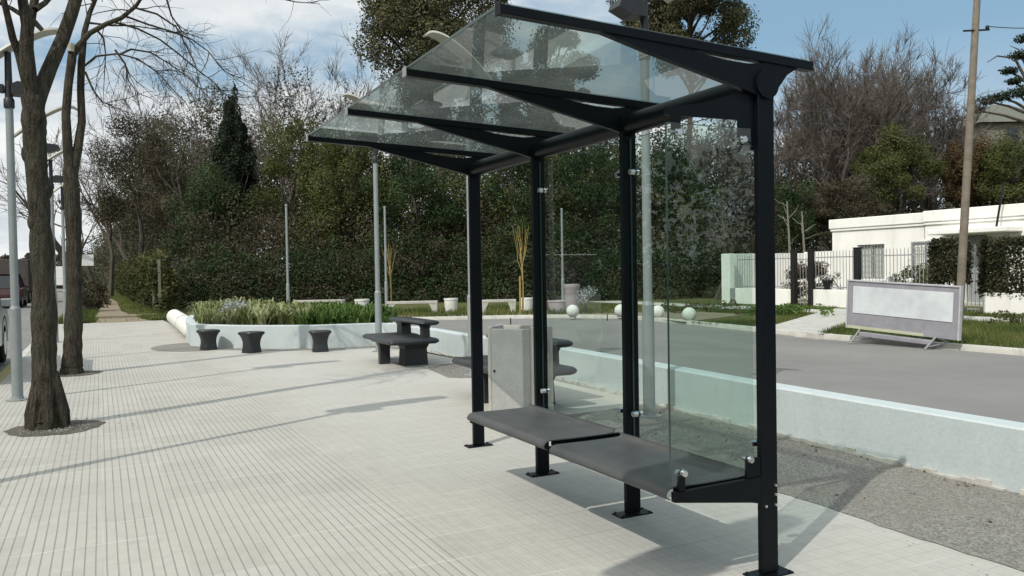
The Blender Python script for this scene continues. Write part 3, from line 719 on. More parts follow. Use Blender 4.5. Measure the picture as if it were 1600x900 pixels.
def pole(px, dep, label, top):
    x, y = spot(px, dep); h = hgt(px, top, dep)
    t = thing('metal_post', label, 'post', (x, y, .06), 'thin pale posts in front of the wood')
    m = MB(); m.tube([(0, 0, 0), (0, 0, 1.08)], .062, 12); m.tube([(0, 0, 1.08), (0, 0, 1.13)], [.062, .045], 12); m.tube([(0, 0, 1.13), (0, 0, h-.06)], [.045, .038], 12)
    m.build('shaft', MAT['lamp_grey'], t, smooth=True)
    MB().lathe([(.05, h-.0605), (.05, h-.02), (.02, h)], 12).build('cap', MAT['lamp_grey'], t)
pole(449.5, 29, 'thin pale metal post rising behind the left part of the planter', 322)
pole(603, 30, 'thin pale metal post beside the yellow sapling behind the planter', 325)
pole(879, 31, 'thin pale metal post seen through the left glass of the shelter', 328)

# ------------------------------------------------------------------ low walls, planter
pl = thing('planter', 'white wavy walled planter full of strappy plants behind the black stools', 'planter', (3.5, 20, 0))
o_ = (3.5, 20, 0)
fr = curve(wall_front, 6)
loop_back = [(5.35, 15.75), (5.75, 16.8), (6.1, 18.5), (6.0, 21), (5.2, 23.5), (3.6, 24.6), (2.4, 24.2), (1.85, 21.5), (1.7, 18.7)]
strip('w', fr, 0, .20, -.02, .47, None).build('front_wall', MAT['white_wall'], pl, o_, True)
bk = curve(loop_back, 5)
strip('w', bk, .0, .18, -.02, .462, None).build('back_wall', MAT['white_wall'], pl, o_, True)
sheet_pts = [tuple(p) for p in fr]+[tuple(p) for p in bk[1:-1]]
me = bpy.data.meshes.new('soil'); c0 = np.array(sheet_pts).mean(0)
me.from_pydata([(x-3.5, y-20, .38) for x, y in sheet_pts]+[(c0[0]-3.5, c0[1]-20, .40)], [], [(i, (i+1) % len(sheet_pts), len(sheet_pts)) for i in range(len(sheet_pts))]); me.materials.append(MAT['soil'])
link(bpy.data.objects.new('soil', me), pl)
wl = [(5.42, 15.55), (5.50, 14.4), (5.46, 13.1), (5.52, 11.6), (5.58, 10.2), (5.52, 8.9), (5.42, 7.4), (5.32, 6.0), (5.27, 4.8), (5.24, 3.4), (5.22, 2), (5.2, 0), (5.2, -4), (5.2, -12)]
lw = strip('w', curve(wl, 6), 0, .21, -.02, .425, None).build('low_wall', MAT['white_wall'], None, smooth=True)
_w = curve(wl, 14); _ft = MB()
for i in range(8, len(_w)-30):
    if RNG.random() < .85:
        a_, b__ = _w[i], _w[i+1]; hh = RNG.uniform(.012, .05); dd = RNG.uniform(.012, .05)
        _ft.prism([(a_[0]+.01, a_[1]), (a_[0]-dd, a_[1]), (b__[0]-dd*RNG.uniform(.6, 1.2), b__[1]), (b__[0]+.01, b__[1])], -.01, hh, 'z')
_fo = _ft.build('plaster_lip', MAT['kerb'], lw)
tag(lw, 'long pale low wall running along the gravel strip behind the shelter', 'wall')

def strap_plants(name, region, n, kind, label, h=.5, per=16, z=.38):
    poly = region; Vs = []; Ts = []
    xs = [p[0] for p in poly]; ys = [p[1] for p in poly]
    def inside(x, y):
        c = False
        for i in range(len(poly)):
            (x1, y1), (x2, y2) = poly[i], poly[i-1]
            if (y1 > y) != (y2 > y) and x < (x2-x1)*(y-y1)/(y2-y1)+x1: c = not c
        return c
    k = 0
    while k < n:
        x, y = random.uniform(min(xs), max(xs)), random.uniform(min(ys), max(ys))
        if not inside(x, y): continue
        k += 1; hh = h*random.uniform(.7, 1.25); tn = random.random()
        for j in range(per):
            a = random.uniform(0, 6.28); out = random.uniform(.15, .55)*hh; w = random.uniform(.014, .028)
            b = np.array([x+random.gauss(0, .04), y+random.gauss(0, .04), z]); d = np.array([math.cos(a), math.sin(a), 0]); s = np.array([-d[1], d[0], 0])*w
            H1 = hh*random.uniform(.55, .8); H2 = hh*random.uniform(.6, 1.0)
            p1 = b+d*out*.4+np.array([0, 0, H1*.7]); p2 = b+d*out+np.array([0, 0, H2]); p3 = p2+d*out*.5-np.array([0, 0, hh*random.uniform(0, .2)])
            Vs.append(np.array([b-s, b+s, p1+s, p1-s, p2+s*.8, p2-s*.8, p3])); Ts.append(np.full(7, min(1, max(0, tn*.5+random.uniform(0, .5)))))
    m = len(Vs); V = np.concatenate(Vs); I = np.arange(m)[:, None]*7
    Q = np.concatenate([I+np.array([0, 1, 2, 3]), I+np.array([3, 2, 4, 5]), I+np.array([5, 4, 6, 6])[None]])[:, :4]
    F = np.concatenate([I+np.array([0, 1, 2]), I+np.array([0, 2, 3]), I+np.array([3, 2, 4]), I+np.array([3, 4, 5]), I+np.array([5, 4, 6])])
    o = np_mesh(name, V, F, FOL[kind], None, np.concatenate(Ts)); return stuff(o, label, 'plants')
strap_plants('variegated_bedding', [(1.95, 18.7), (2.45, 17.95), (3.0, 17.35), (3.6, 17.0), (4.0, 17.1), (3.9, 20), (3.6, 23), (2.2, 22.5)], 130, 'varieg', 'pale striped strappy plants in the left half of the planter', .46, 14)
strap_plants('green_bedding', [(3.5, 16.95), (4.0, 16.65), (4.6, 16.5), (5.1, 16.35), (5.4, 16.0), (5.7, 17.2), (5.9, 19), (5.8, 21), (4.8, 22.5), (3.9, 20)], 190, 'green', 'low bright green plants in the right half of the planter', .36, 14)
sv = thing('silver_shrub', 'small silvery shrub among the pale plants in the planter', 'plant', (2.62, 18.9, .38))
C, T = blobs([(RNG.uniform(-.25, .25), RNG.uniform(-.2, .2), RNG.uniform(.25, .48), .16, .16, .14) for _ in range(9)], 70)
V, F, TT = leaves(C, .05, T); np_mesh('leaves', V, F, FOL['silver'], sv, TT)
sb = MB()
for _ in range(8): sb.tube([(0, 0, 0), (RNG.uniform(-.2, .2), RNG.uniform(-.2, .2), .4)], [.01, .004], 4)
sb.build('stems', MAT['bark_grey'], sv)

# ------------------------------------------------------------------ stools, stone benches, bin, pipe, balls
def stool(loc, label, rz):
    t = thing('stone_stool', label, 'stool', (*loc, 0), 'black stools in front of the planter', rz)
    MB().lathe([(.150, 0), (.152, .02), (.140, .09), (.132, .16), (.136, .22), (.155, .29), (.182, .345)], 28, sq=5).build('pedestal', MAT['black_stone'], t, smooth=True)
    MB().lathe([(.188, .3452), (.202, .360), (.205, .385), (.195, .402), (.175, .408)], 28, sq=5).build('top', MAT['black_stone'], t, smooth=True)
    return t
s0 = stool((1.93, 17.55), 'black hourglass stone stool nearest the lying concrete pipe', .2)
dup(s0, (2.58, 16.35, 0), 'middle black hourglass stone stool of the three before the planter', .5)
dup(s0, (3.76, 15.75, 0), 'black hourglass stone stool nearest the black stone bench', -.1)

def rslab(poly, z0, z1, r=.03):
    """slab with rounded rim from a plan outline"""
    P = np.array(poly, float); c = P.mean(0); m = MB(); rings = []
    def ring(k, z): return [(c[0]+(x-c[0])*k[0], c[1]+(y-c[1])*k[1], z) for x, y in P]
    sx = np.ptp(P[:, 0]); sy = np.ptp(P[:, 1]); n = len(P); vs = []
    for inset, z in ((r*1.4, z0), (r*.3, z0+(z1-z0)*.22), (0, (z0+z1)/2), (r*.3, z1-(z1-z0)*.22), (r*1.2, z1)):
        vs += ring((1-2*inset/sx, 1-2*inset/sy), z)
    fs = []
    for k in range(4):
        for i in range(n): j = (i+1) % n; fs.append((k*n+i, k*n+j, k*n+n+j, k*n+n+i))
    fs += [tuple(range(n-1, -1, -1)), tuple(range(4*n, 5*n))]
    return m.add(vs, fs)
def rrect(x0, x1, y0, y1, r=.05, k=4):
    out = []
    for cx_, cy_, a0 in ((x1-r, y0+r, -90), (x1-r, y1-r, 0), (x0+r, y1-r, 90), (x0+r, y0+r, 180)):
        for i in range(k+1): a = R(a0+90*i/k); out.append((cx_+r*math.cos(a), cy_+r*math.sin(a)))
    return out
def tleg(m, x0, x1, y0, y1, z1, z0=0, k=.75, kx=None):
    cx_, cy_ = (x0+x1)/2, (y0+y1)/2; kx = kx or k; b = [(cx_+(x-cx_)*kx, cy_+(y-cy_)*k, z0) for x, y in ((x0, y0), (x1, y0), (x1, y1), (x0, y1))]
    tpt = [(x, y, z1) for x, y in ((x0, y0), (x1, y0), (x1, y1), (x0, y1))]
    mid = [(cx_+(x-cx_)*(kx*.6+.28), cy_+(y-cy_)*(k*.6+.28), z1*.7) for x, y in ((x0, y0), (x1, y0), (x1, y1), (x0, y1))]
    fs = [(3, 2, 1, 0), (8, 9, 10, 11)]
    for q in (0, 4):
        for i in range(4): j = (i+1) % 4; fs.append((q+i, q+j, q+4+j, q+4+i))
    return m.add(b+mid+tpt, fs)
def stone_bench(loc, label, rz):
    # local: x across, y along; two staggered seat slabs, and a narrow raised back rail on two legs
    t = thing('stone_bench', label, 'bench', (*loc, 0), 'black stone benches', rz)
    rslab(rrect(-.50, .33, -.78, .30, .07), .372, .455, .03).build('seat_slab', MAT['black_stone'], t, smooth=True)
    rslab(rrect(-.42, .42, .33, 1.02, .07), .366, .450, .03).build('seat_slab', MAT['black_stone'], t, smooth=True)
    tleg(MB(), -.14, .32, -.36, .02, .378, 0, .8, .86).build('leg', MAT['black_stone'], t)
    tleg(MB(), -.20, .10, .80, 1.0, .372, 0, .40, .42).build('leg', MAT['black_stone'], t)
    tleg(MB(), -.40, -.16, .12, .28, .378, 0, .7).build('leg', MAT['black_stone'], t)
    rslab(rrect(.10, .44, -.52, 1.14, .07), .640, .715, .03).build('back_rail', MAT['black_stone'], t, smooth=True)
    def upleg(x0, x1, y0, y1, zb): m = tleg(MB(), x0, x1, y0, y1, .645-zb, 0, .8); m.v = [(x, y, z+zb) for x, y, z in m.v]; m.build('rail_leg', MAT['black_stone'], t)
    upleg(.17, .315, -.42, -.22, .4545); upleg(.16, .38, .62, .94, .4495)
    return t
b0 = stone_bench((4.42, 12.75), 'black stone bench with raised back rail standing before the end of the planter', 0)
dup(b0, (4.20, 8.22, 0), 'black stone bench half hidden behind the concrete bin beside the shelter', 0)
t = thing('concrete_bin', 'square pale concrete litter bin standing behind the far shelter seat', 'bin', (3.55, 6.98, 0), rz=R(46))
m = MB(); h = .965
m.box(-.21, .21, -.225, -.1902, .0, h, .008); m.box(-.21, .21, .1902, .225, .0, h, .008); m.box(.16, .21, -.19, .19, .0, h-.01); m.build('shell', MAT['concrete'], t)
MB().box(-.208, -.165, -.19, .19, .0, h-.02, .006).build('door_panel', MAT['concrete_grey'], t)
MB().box(-.1648, .1598, -.1898, .1898, .05, h-.16).build('liner', MAT['lamp_grey'], t)
MB().box(.168, .212, -.30, -.2255, .0, h-.02, .006).build('side_fin', MAT['concrete'], t)
MB().tube([(-.2085, .16, .55), (-.216, .16, .55)], .012, 10).build('lock', MAT['iron'], t)

t = thing('concrete_pipe', 'whitewashed concrete pipe lying on the paving at the left end of the planter', 'pipe', (1.9, 26.5, 0))
P0 = np.array([1.92, 20.2, .228]); P1 = np.array([2.08, 28.2, .228])
pp = MB(); pts = [P0+(P1-P0)*s for s in (0, .004, .012, .03, .97, .988, .996, 1)]; pp.tube(pts, [.08, .165, .205, .23, .23, .205, .165, .08], 28)
pp.build('shaft', MAT['ball'], t, (1.9, 26.5, 0), True)

def ball(px, py, label):
    p = gnd(px, py, .07); t = thing('concrete_ball', label, 'ball', (p[0], p[1], .07), 'white balls along the far kerb')
    n = 20; prof = [(.19*math.sin(R(a)), .185-.19*math.cos(R(a))) for a in np.linspace(14, 176, 18)]
    MB().lathe(prof, 28).build('sphere', MAT['ball'], t, smooth=True)
    MB().lathe([(.10, -.03), (.10, .004), (.06, .006)], 16).build('footing', MAT['concrete'], t)
ball(895, 495.5, 'white concrete ball beside the pots, seen through the left glass of the shelter')
ball(970, 495, 'white concrete ball almost hidden behind the second shelter post')
ball(1028, 497.5, 'white concrete ball just right of the lamp post behind the right glass')
ball(1077, 502, 'white concrete ball farthest right along the far kerb')

def conc_bench(px, py, label, w=1.5, rz=0):
    p = gnd(px, py, .066); t = thing('concrete_bench', label, 'bench', (p[0], p[1], .066), 'concrete benches before the wood', rz)
    MB().box(-w/2, w/2, -.2, .2, .36, .45, .012).build('seat', MAT['concrete'], t)
    for s in (-1, 1):
        MB().prism([(s*(w/2-.02), .3598), (s*(w/2-.30), .3598), (s*(w/2-.22), .20), (s*(w/2-.19), 0), (s*(w/2-.02), 0)], -.19, .19).build('leg', MAT['concrete'], t)
conc_bench(644, 491, 'pale concrete bench behind the green end of the planter', 1.75, -.35)
conc_bench(778, 488.5, 'pale concrete bench between the two far shelter posts', 1.25, -.40)
conc_bench(500, 487, 'pale concrete bench whose top shows above the middle of the planter', 1.9, -.35)
def pot(px, py, label, r=.24, h=.5, mat='ball', cat='pot', plant=None):
    p = gnd(px, py, .066); t = thing('concrete_pot', label, cat, (p[0], p[1], .066), 'round concrete pots before the wood')
    MB().lathe([(r*.86, 0), (r*.9, .03), (r, h*.86), (r*1.06, h*.88), (r*1.06, h), (r*.92, h), (r*.88, h*.84)], 24).build('shell', MAT[mat], t, smooth=True)
    MB().lathe([(r*.88, h*.80), (r*.88, h*.835), (r*.3, h*.85)], 18).build('soil', MAT['soil'], t)
pot(705, 488, 'round pale concrete pot standing alone right of the planter bench')
pot(566, 489, 'round pale concrete pot mostly hidden behind the planter leaves', .26)
pot(823, 488, 'round concrete pot behind the yellow sapling and the third shelter post', .22)
pot(894, 487.5, 'tall pinkish grey pot seen through the left glass of the shelter', .26, .95, 'terracotta')
pot(872, 487.5, 'low wide pot left of the tall pinkish pot behind the shelter glass', .34, .40, 'terracotta')
p = gnd(915, 490, .066); t = thing('white_shrub', 'small white flowering shrub right of the tall pot behind the shelter glass', 'plant', (p[0], p[1], .066))
C, T = blobs([(RNG.uniform(-.3, .3), RNG.uniform(-.3, .3), RNG.uniform(.3, .85), .18, .18, .15) for _ in range(9)], 45); V, F, TT = leaves(C, .06, T); np_mesh('leaves', V, F, FOL['silver'], t, TT)
sb = MB()
for _ in range(7): sb.tube([(0, 0, 0), (RNG.uniform(-.3, .3), RNG.uniform(-.3, .3), .7)], [.012, .004], 4)
sb.build('stems', MAT['bark_grey'], t)

def sapling(px, py, label, top, stake=False):
    p = gnd(px, py, .066); dep = float((p-CAMP)@fw); h = hgt(px, top, dep)
    t = thing('sapling', label, 'sapling', (p[0], p[1], .066), 'yellow stemmed saplings')
    m = MB(); m.tube([(0, 0, -.05), (.02, 0, h*.3), (0, .01, h*.55)], [.034, .028, .022], 8); m.build('stem', MAT['yellow_stem'], t, smooth=True)
    b = MB()
    for i in range(10):
        a = RNG.uniform(0, 6.28); z0 = h*RNG.uniform(.46, .56)
        pts = [(0, 0, z0)]; rr = RNG.uniform(.12, .32)
        for k in range(1, 5): pts.append((math.cos(a)*rr*(k/4)**.6+RNG.normal()*.02, math.sin(a)*rr*(k/4)**.6+RNG.normal()*.02, z0+(h-z0)*k/4*RNG.uniform(.85, 1)))
        b.tube(pts, [.012, .010, .008, .006, .004], 4)
    b.build('branches', MAT['yellow_stem'], t)
    if stake:
        s_ = thing('stake', 'short pale timber stake beside the right yellow sapling', 'stake', (p[0]-.12, p[1]-.05, .066)); MB().tube([(0, 0, -.05), (.01, 0, 1.22), (.01, 0, 1.25)], [.03, .03, .015], 8).build('shaft', MAT['yellow_stem'], s_)
sapling(611, 487, 'yellow stemmed bare sapling behind the planter beside the thin post', 380)
sapling(817, 491, 'yellow stemmed bare sapling between the two far shelter posts', 352, True)

# ------------------------------------------------------------------ street trees in the paving
def px_path(pts, Y, dy=0.):
    return [np.array(onY(x, y, Y+dy*i)) for i, (x, y) in enumerate(pts)]
def twiggy(mb, pts, rad, n, L, droop, lev=2):
    for i in range(n):
        t = RNG.uniform(.15, 1.0); k = t*(len(pts)-1); j = min(int(k), len(pts)-2); q = pts[j]+(pts[j+1]-pts[j])*(k-j)
        base = pts[j+1]-pts[j]; base = base/np.linalg.norm(base); d = base+RNG.normal(size=3)*.65
        p_, r_, dd = limb(mb, q, d, L*RNG.uniform(.5, 1.3), rad*RNG.uniform(.5, 1), 5, .2, droop, 4)
        if lev > 1: twiggy(mb, p_, rad*.5, 3, L*.55, droop*1.3, lev-1)
def dense(pts, rr, k, jit):
    Q = curve([(*p, r) for p, r in zip(pts, rr)], k); return [q[:3] for q in Q], [float(q[3])*(1+RNG.normal()*jit*(.4 if i < 4 else 1)) for i, q in enumerate(Q)]
def street_tree_a():
    Y = 9.38; base = np.array([-.50, Y, 0]); t = thing('street_tree', 'thick dark forked street tree trunk in the front round tree pit at left', 'tree', tuple(base), 'bare street trees in the paving')
    o = tuple(base); m = MB()
    tr_ = px_path([(71, 690), (71, 668), (71, 652), (70, 620), (69, 560), (69, 480), (66, 400), (61, 320), (56, 250), (53, 190), (52, 150)], Y)
    rr = [.185, .158, .142, .125, .116, .112, .105, .098, .100, .110, .100]
    tr_, rr = dense(tr_, rr, 5, .045)
    m.tube(tr_, rr, 22, cap=False)
    for a in range(7):                                  # root flare
        an = a*.9+.3; p = base+np.array([math.cos(an)*.17, math.sin(an)*.16, -.03])
        m.tube([p, base+np.array([math.cos(an)*.15, math.sin(an)*.13, .14]), base+np.array([math.cos(an)*.07, math.sin(an)*.06, .55])], [.035, .055, .04], 8)
    for z, an, q in ((1.75, .2, .8), (2.05, 3.3, 1), (2.38, .3, 1.2), (2.72, 3.1, 1.0), (2.15, 5.6, .8), (2.95, .1, .8)):   # burls
        k = min(len(tr_)-2, max(i for i in range(len(tr_)) if tr_[i][2] <= z)); f = (z-tr_[k][2])/(tr_[k+1][2]-tr_[k][2]); j = tr_[k]+(tr_[k+1]-tr_[k])*f; rj = rr[k]+(rr[k+1]-rr[k])*f
        m.lathe([(.075*q*math.sin(R(a)), -.11*q*math.cos(R(a))) for a in range(8, 180, 16)], 14, (j[0]+math.cos(an)*(rj-.052), j[1]+math.sin(an)*(rj-.055), z))
    trunk = m.build('trunk', MAT['street_bark'], t, o, True)
    L = MB()
    left = px_path([(53, 165), (45, 120), (41, 75), (43, 40), (36, 5), (28, -60), (20, -140), (24, -220)], Y, -.04); L.tube(left, [.088, .072, .064, .056, .046, .035, .024, .012], 12, cap=False)
    left2 = px_path([(43, 60), (50, 20), (60, -30), (72, -110), (70, -200)], Y, .05); L.tube(left2, [.045, .042, .036, .025, .010], 9, cap=False)
    right = px_path([(52, 170), (62, 145), (78, 105), (98, 60), (112, 20), (124, -20), (150, -90), (170, -190), (180, -300)], Y, .04); L.tube(right, [.09, .078, .070, .065, .062, .058, .048, .032, .014], 12, cap=False)
    l3 = px_path([(30, 85), (20, 60), (12, 25), (3, -10), (-10, -60), (-30, -130)], Y, -.08)
    l3 = [tr_[-2]+np.array([-.03, 0, .05])]+l3; L.tube(l3, [.05, .04, .034, .03, .026, .02, .01], 8, cap=False)
    l4 = px_path([(48, 30), (38, 25), (18, 13), (0, 5), (-30, -10)], Y, .06); L.tube(l4, [.03, .026, .022, .018, .01], 7, cap=False)
    st = px_path([(50, 30), (66, 47)], Y, .0); L.tube(st, [.03, .022], 7)
    r2 = px_path([(55, 15), (70, 5), (82, -8), (100, -30), (130, -60)], Y, .1); L.tube(r2, [.03, .026, .022, .016, .008], 7, cap=False)
    L.build('limbs', MAT['street_bark'], t, o, True)
    tw = MB(); up_ = [p for p in right[4:]]
    twiggy(tw, right[4:], .02, 16, 1.3, -.05, 2); twiggy(tw, left[4:], .016, 12, 1.2, -.03, 2); twiggy(tw, left2[2:], .016, 10, 1.1, -.03, 2); twiggy(tw, l3[3:], .012, 6, .8, -.05, 1)
    tw.build('twigs', MAT['street_bark'], t, o)
def street_tree_b():
    Y = 14.45; base = np.array([-.41, Y, 0]); t = thing('street_tree', 'slimmer twin stemmed street tree with a pale pruned cut, second from the front', 'tree', tuple(base), 'bare street trees in the paving')
    o = tuple(base); m = MB()
    tr_ = px_path([(112, 597), (112, 580), (113, 560), (115, 500), (116, 430), (115, 360), (112, 300), (110, 262)], Y)
    tr_, rr = dense(tr_, [.215, .170, .142, .120, .113, .112, .116, .108], 5, .04)
    m.tube(tr_, rr, 20, cap=False); m.build('trunk', MAT['street_bark'], t, o, True)
    L = MB()
    s1 = px_path([(110, 270), (106, 235), (103, 180), (107, 130), (112, 95), (114, 72)], Y, 0.); L.tube(s1, [.085, .072, .063, .061, .064, .060], 12, cap=True)
    s2 = px_path([(112, 275), (121, 235), (128, 190), (126, 140), (127, 100), (132, 50), (140, 20), (153, -10), (165, -60), (172, -130)], Y, .03); L.tube(s2, [.085, .068, .058, .054, .054, .042, .036, .028, .018, .008], 12, cap=False)
    s3 = px_path([(116, 84), (124, 70), (140, 52), (165, 38), (190, 28), (212, 10), (224, -8), (240, -40), (250, -90)], Y, -.04); L.tube(s3, [.052, .046, .040, .037, .034, .029, .024, .016, .007], 10, cap=False)
    L.build('limbs', MAT['street_bark'], t, o, True)
    ct = s1[-1]; MB().tube([ct+np.array([-.03, -.055, -.10]), ct+np.array([-.02, -.062, .02])], [.05, .055], 10).build('pruned_cut', MAT['bark_pale'], t, o)
    tw = MB()
    arcs = [[(132, 103), (150, 88), (185, 84), (215, 92), (245, 112), (270, 140), (290, 160), (305, 185)],
            [(180, 35), (215, 45), (250, 62), (280, 85), (310, 110), (335, 130), (355, 150), (372, 170)],
            [(195, 25), (230, 38), (270, 50), (300, 62), (325, 80), (350, 110), (380, 130)],
            [(210, 12), (245, 22), (275, 42), (290, 70), (305, 100), (312, 130), (325, 165)],
            [(185, 86), (205, 77), (235, 82), (265, 100), (295, 122), (320, 145)],
            [(150, 45), (162, 60), (165, 85), (163, 122)], [(133, 112), (145, 140), (160, 160), (175, 165)],
            [(140, 36), (175, 40), (205, 40), (240, 45), (285, 55)], [(255, -20), (268, 25), (285, 50), (318, 60)], [(180, 78), (196, 100), (200, 125), (215, 145)]]
    for i, a in enumerate(arcs):
        pts = px_path(a, Y, RNG.uniform(-.12, .12)); k = len(pts); tw.tube(pts, [.019*(1-.72*j/(k-1)) for j in range(k)], 5, cap=False)
        twiggy(tw, pts, .008, 9, .7, -.03, 2)
    twiggy(tw, s2[5:], .012, 14, 1.0, -.05, 2); twiggy(tw, s3[4:], .012, 14, .9, -.05, 2)
    tw.build('twigs', MAT['street_bark'], t, o)
street_tree_a(); street_tree_b()
# branch ends hanging in from a tree above the view
t = thing('hanging_branch', 'thin bare twigs reaching down from the top edge above the cloudy sky', 'branch', (5.5, 13.5, 6.8))
bm_ = MB(); a0 = px_path([(400, -70), (415, -30), (440, -2), (462, 3), (500, 6)], 13.5, .05); bm_.tube(a0, [.03, .022, .014, .009, .004], 5, cap=False)
twiggy(bm_, a0, .006, 9, .5, -.06, 1); bm_.build('twigs', MAT['street_bark'], t, (5.5, 13.5, 6.8))

def far_tree(px, dep, label, top, r, ivy=True):
    x, y = spot(px, dep); H = hgt(px, top, dep)
    t = bare_tree('street_tree', label, (x, y), H, r, 4, .5, .07, (3, 4), .010, 'twig', 'bare street trees in the paving', .42)
    if ivy:
        C, T = blobs([(RNG.normal()*.25, RNG.normal()*.25, RNG.uniform(.1, 1.1), .35, .35, .3) for _ in range(10)], 160)
        C = C[C[:, 2] > 0]; V, F, TT = leaves(C, .10, RNG.uniform(0, .7, len(C))); np_mesh('ivy', V, F, FOL['brown'], t, TT)
    return t
ft = far_tree(137, 37, 'dark street tree with a bushy base and white notice at the end of the paving', 215, .24)
nx = MB().box(-.26, .26, -.31, -.30, 2.05, 2.55); nx.build('notice', MAT['paper'], ft)
far_tree(151, 46, 'thin dark street tree just behind the one with the white notice', 190, .20)
far_tree(118, 70, 'small bare tree far down the street left of the earth path', 250, .18, False)
far_tree(172, 62, 'spreading bare tree over the far end of the earth path', 205, .2, False)

# ------------------------------------------------------------------ ivy fence along the earth path
fn = thing('ivy_fence', 'wire fence overgrown with ivy along the right side of the earth path', 'fence', (2.4, 40, 0))
C = []; T = []
nC = 30000
yy = 35.5+RNG.uniform(0, 1, nC)**1.5*55; hgtv = 2.35+.35*np.sin(yy*1.7)+.25*np.sin(yy*.63+1)
zz = RNG.uniform(0, 1, nC)**.8*hgtv; bulge = .22*np.sin(yy*2.3)+.16*np.sin(zz*3+yy)
xx = 2.35-.012*(yy-35)+bulge+RNG.normal(size=nC)*.12
C = np.stack([xx-2.4, yy-40, zz], 1); T = np.clip(.45+.3*np.sin(yy*2.3+zz)+RNG.normal(size=nC)*.2, 0, 1)
V, F, TT = leaves(C, .15, T); np_mesh('ivy', V, F, FOL['ivy'], fn, TT)
for y in (36, 39.5, 43, 47, 52, 58): MB().box(2.10-2.4-.012*(y-36), 2.20-2.4-.012*(y-36), y-40, y-40+.1, 0, 2.2).build('post', MAT['bark_dull'], fn)
for z in np.linspace(.2, 2.2, 5): MB().tube([(2.38-2.4, -4.4, z), (1.8-2.4, 45, z)], .008, 4).build('wire', MAT['iron_grey'], fn)

# ------------------------------------------------------------------ wood behind the plaza
def mass(name, poly_px, label, n, leaf, kind, depth=3.0, cat='undergrowth', rmin=.35, rmax=1.0, per=85, vpow=.8):
    """bank of overlapping leaf clumps; poly_px: (px, dep, top_py)"""
    A = np.array([[*spot(px, d), hgt(px, tp, d)] for px, d, tp in poly_px]); Cs = []; Ts = []; Os = []
    L = len(A)-1.0001
    for k in range(n):
        q = RNG.uniform(0, L); i = int(q); f = q-i; B = A[i]*(1-f)+A[i+1]*f
        H = B[2]*(1+.22*math.sin(q*9.1+1)*math.sin(q*3.3)+RNG.normal()*.10)
        r = RNG.uniform(rmin, rmax)**1.2; v = RNG.uniform(0, 1)**vpow; z = max(r*.35, v*H-r*.3)
        dv = B[:2]/np.linalg.norm(B[:2]); sd = np.array([-dv[1], dv[0]]); bk = abs(RNG.normal())*depth*.45+depth*.55*v
        c = B[:2]+dv*bk+sd*RNG.normal()*.3
        m = int(1.9*(per*(r/rmax)**1.5+14))
        d = RNG.normal(size=(m, 3)); d /= np.linalg.norm(d, axis=1)[:, None]; Os.append(d.copy()); d *= (RNG.uniform(.5, 1, m)**.6*(1+RNG.normal(size=m)*.16))[:, None]
        Cs.append(np.array([c[0], c[1], z])+d*np.array([r, r, r*RNG.uniform(.6, 1.0)])); Ts.append(np.clip(RNG.uniform(.15, .85)+RNG.normal(size=m)*.10, 0, 1))
    C = np.concatenate(Cs); T = np.concatenate(Ts); ok = C[:, 2] > .03; C = C[ok]; T = T[ok]
    V, F, TT = leaves(C, leaf, T, np.concatenate(Os)[ok]); o = np_mesh(name, V, F, FOL[kind], None, TT); return stuff(o, label, cat)
mass('undergrowth', [(288, 38, 415), (350, 37, 392), (450, 38, 385), (560, 38, 380), (660, 38.5, 375), (760, 38, 370), (850, 38.5, 372), (950, 38, 378), (1040, 38, 380), (1135, 38.5, 375)], 'dark tangled undergrowth along the foot of the wood behind the planter', 700, .11, 'dark', 2.0, rmin=.2, rmax=1.05, vpow=1)
mass('dead_vines', [(288, 37.8, 420), (350, 37, 400), (450, 38, 400), (560, 38, 395), (660, 38.3, 390), (760, 38, 380), (850, 38.3, 385), (950, 38, 390), (1040, 38, 400), (1135, 38.3, 390)], 'brown dead vines hanging in the undergrowth behind the planter', 260, .11, 'brown', 1.6, rmin=.2, rmax=.9, vpow=1)
mass('brown_scrub', [(300, 40, 340), (420, 39.5, 335), (560, 40, 340), (700, 39.5, 330), (850, 40, 320), (1000, 40, 330), (1130, 40, 320)], 'brownish scrub among the dark leaves at the foot of the wood', 620, .125, 'brown', 3.0, rmax=1.1)
mass('climbing_ivy', [(480, 41, 250), (600, 41, 255), (720, 40.5, 245), (840, 41, 240), (960, 41, 245), (1120, 41, 265)], 'olive ivy climbing over the wood behind the shelter', 800, .125, 'olive', 3.0, rmax=1.2)
mass('back_wood', [(60, 130, 418), (160, 120, 395), (205, 85, 280), (250, 75, 215), (320, 72, 195), (420, 70, 190), (600, 66, 170), (800, 64, 180), (1000, 64, 190), (1200, 62, 245), (1400, 62, 225), (1620, 60, 225), (1800, 60, 265)], 'dark far wood closing the view behind the nearer trees', 2300, .25, 'wood', 6.0, 'wood', rmin=.8, rmax=2.4, per=120, vpow=1)
mass('scrub_right', [(1130, 47, 350), (1220, 46, 335), (1330, 46, 330), (1440, 46, 325), (1560, 44, 320), (1700, 43, 320)], 'brown scrub showing above the white house roof', 420, .125, 'brown', 3.0, rmax=1.2)
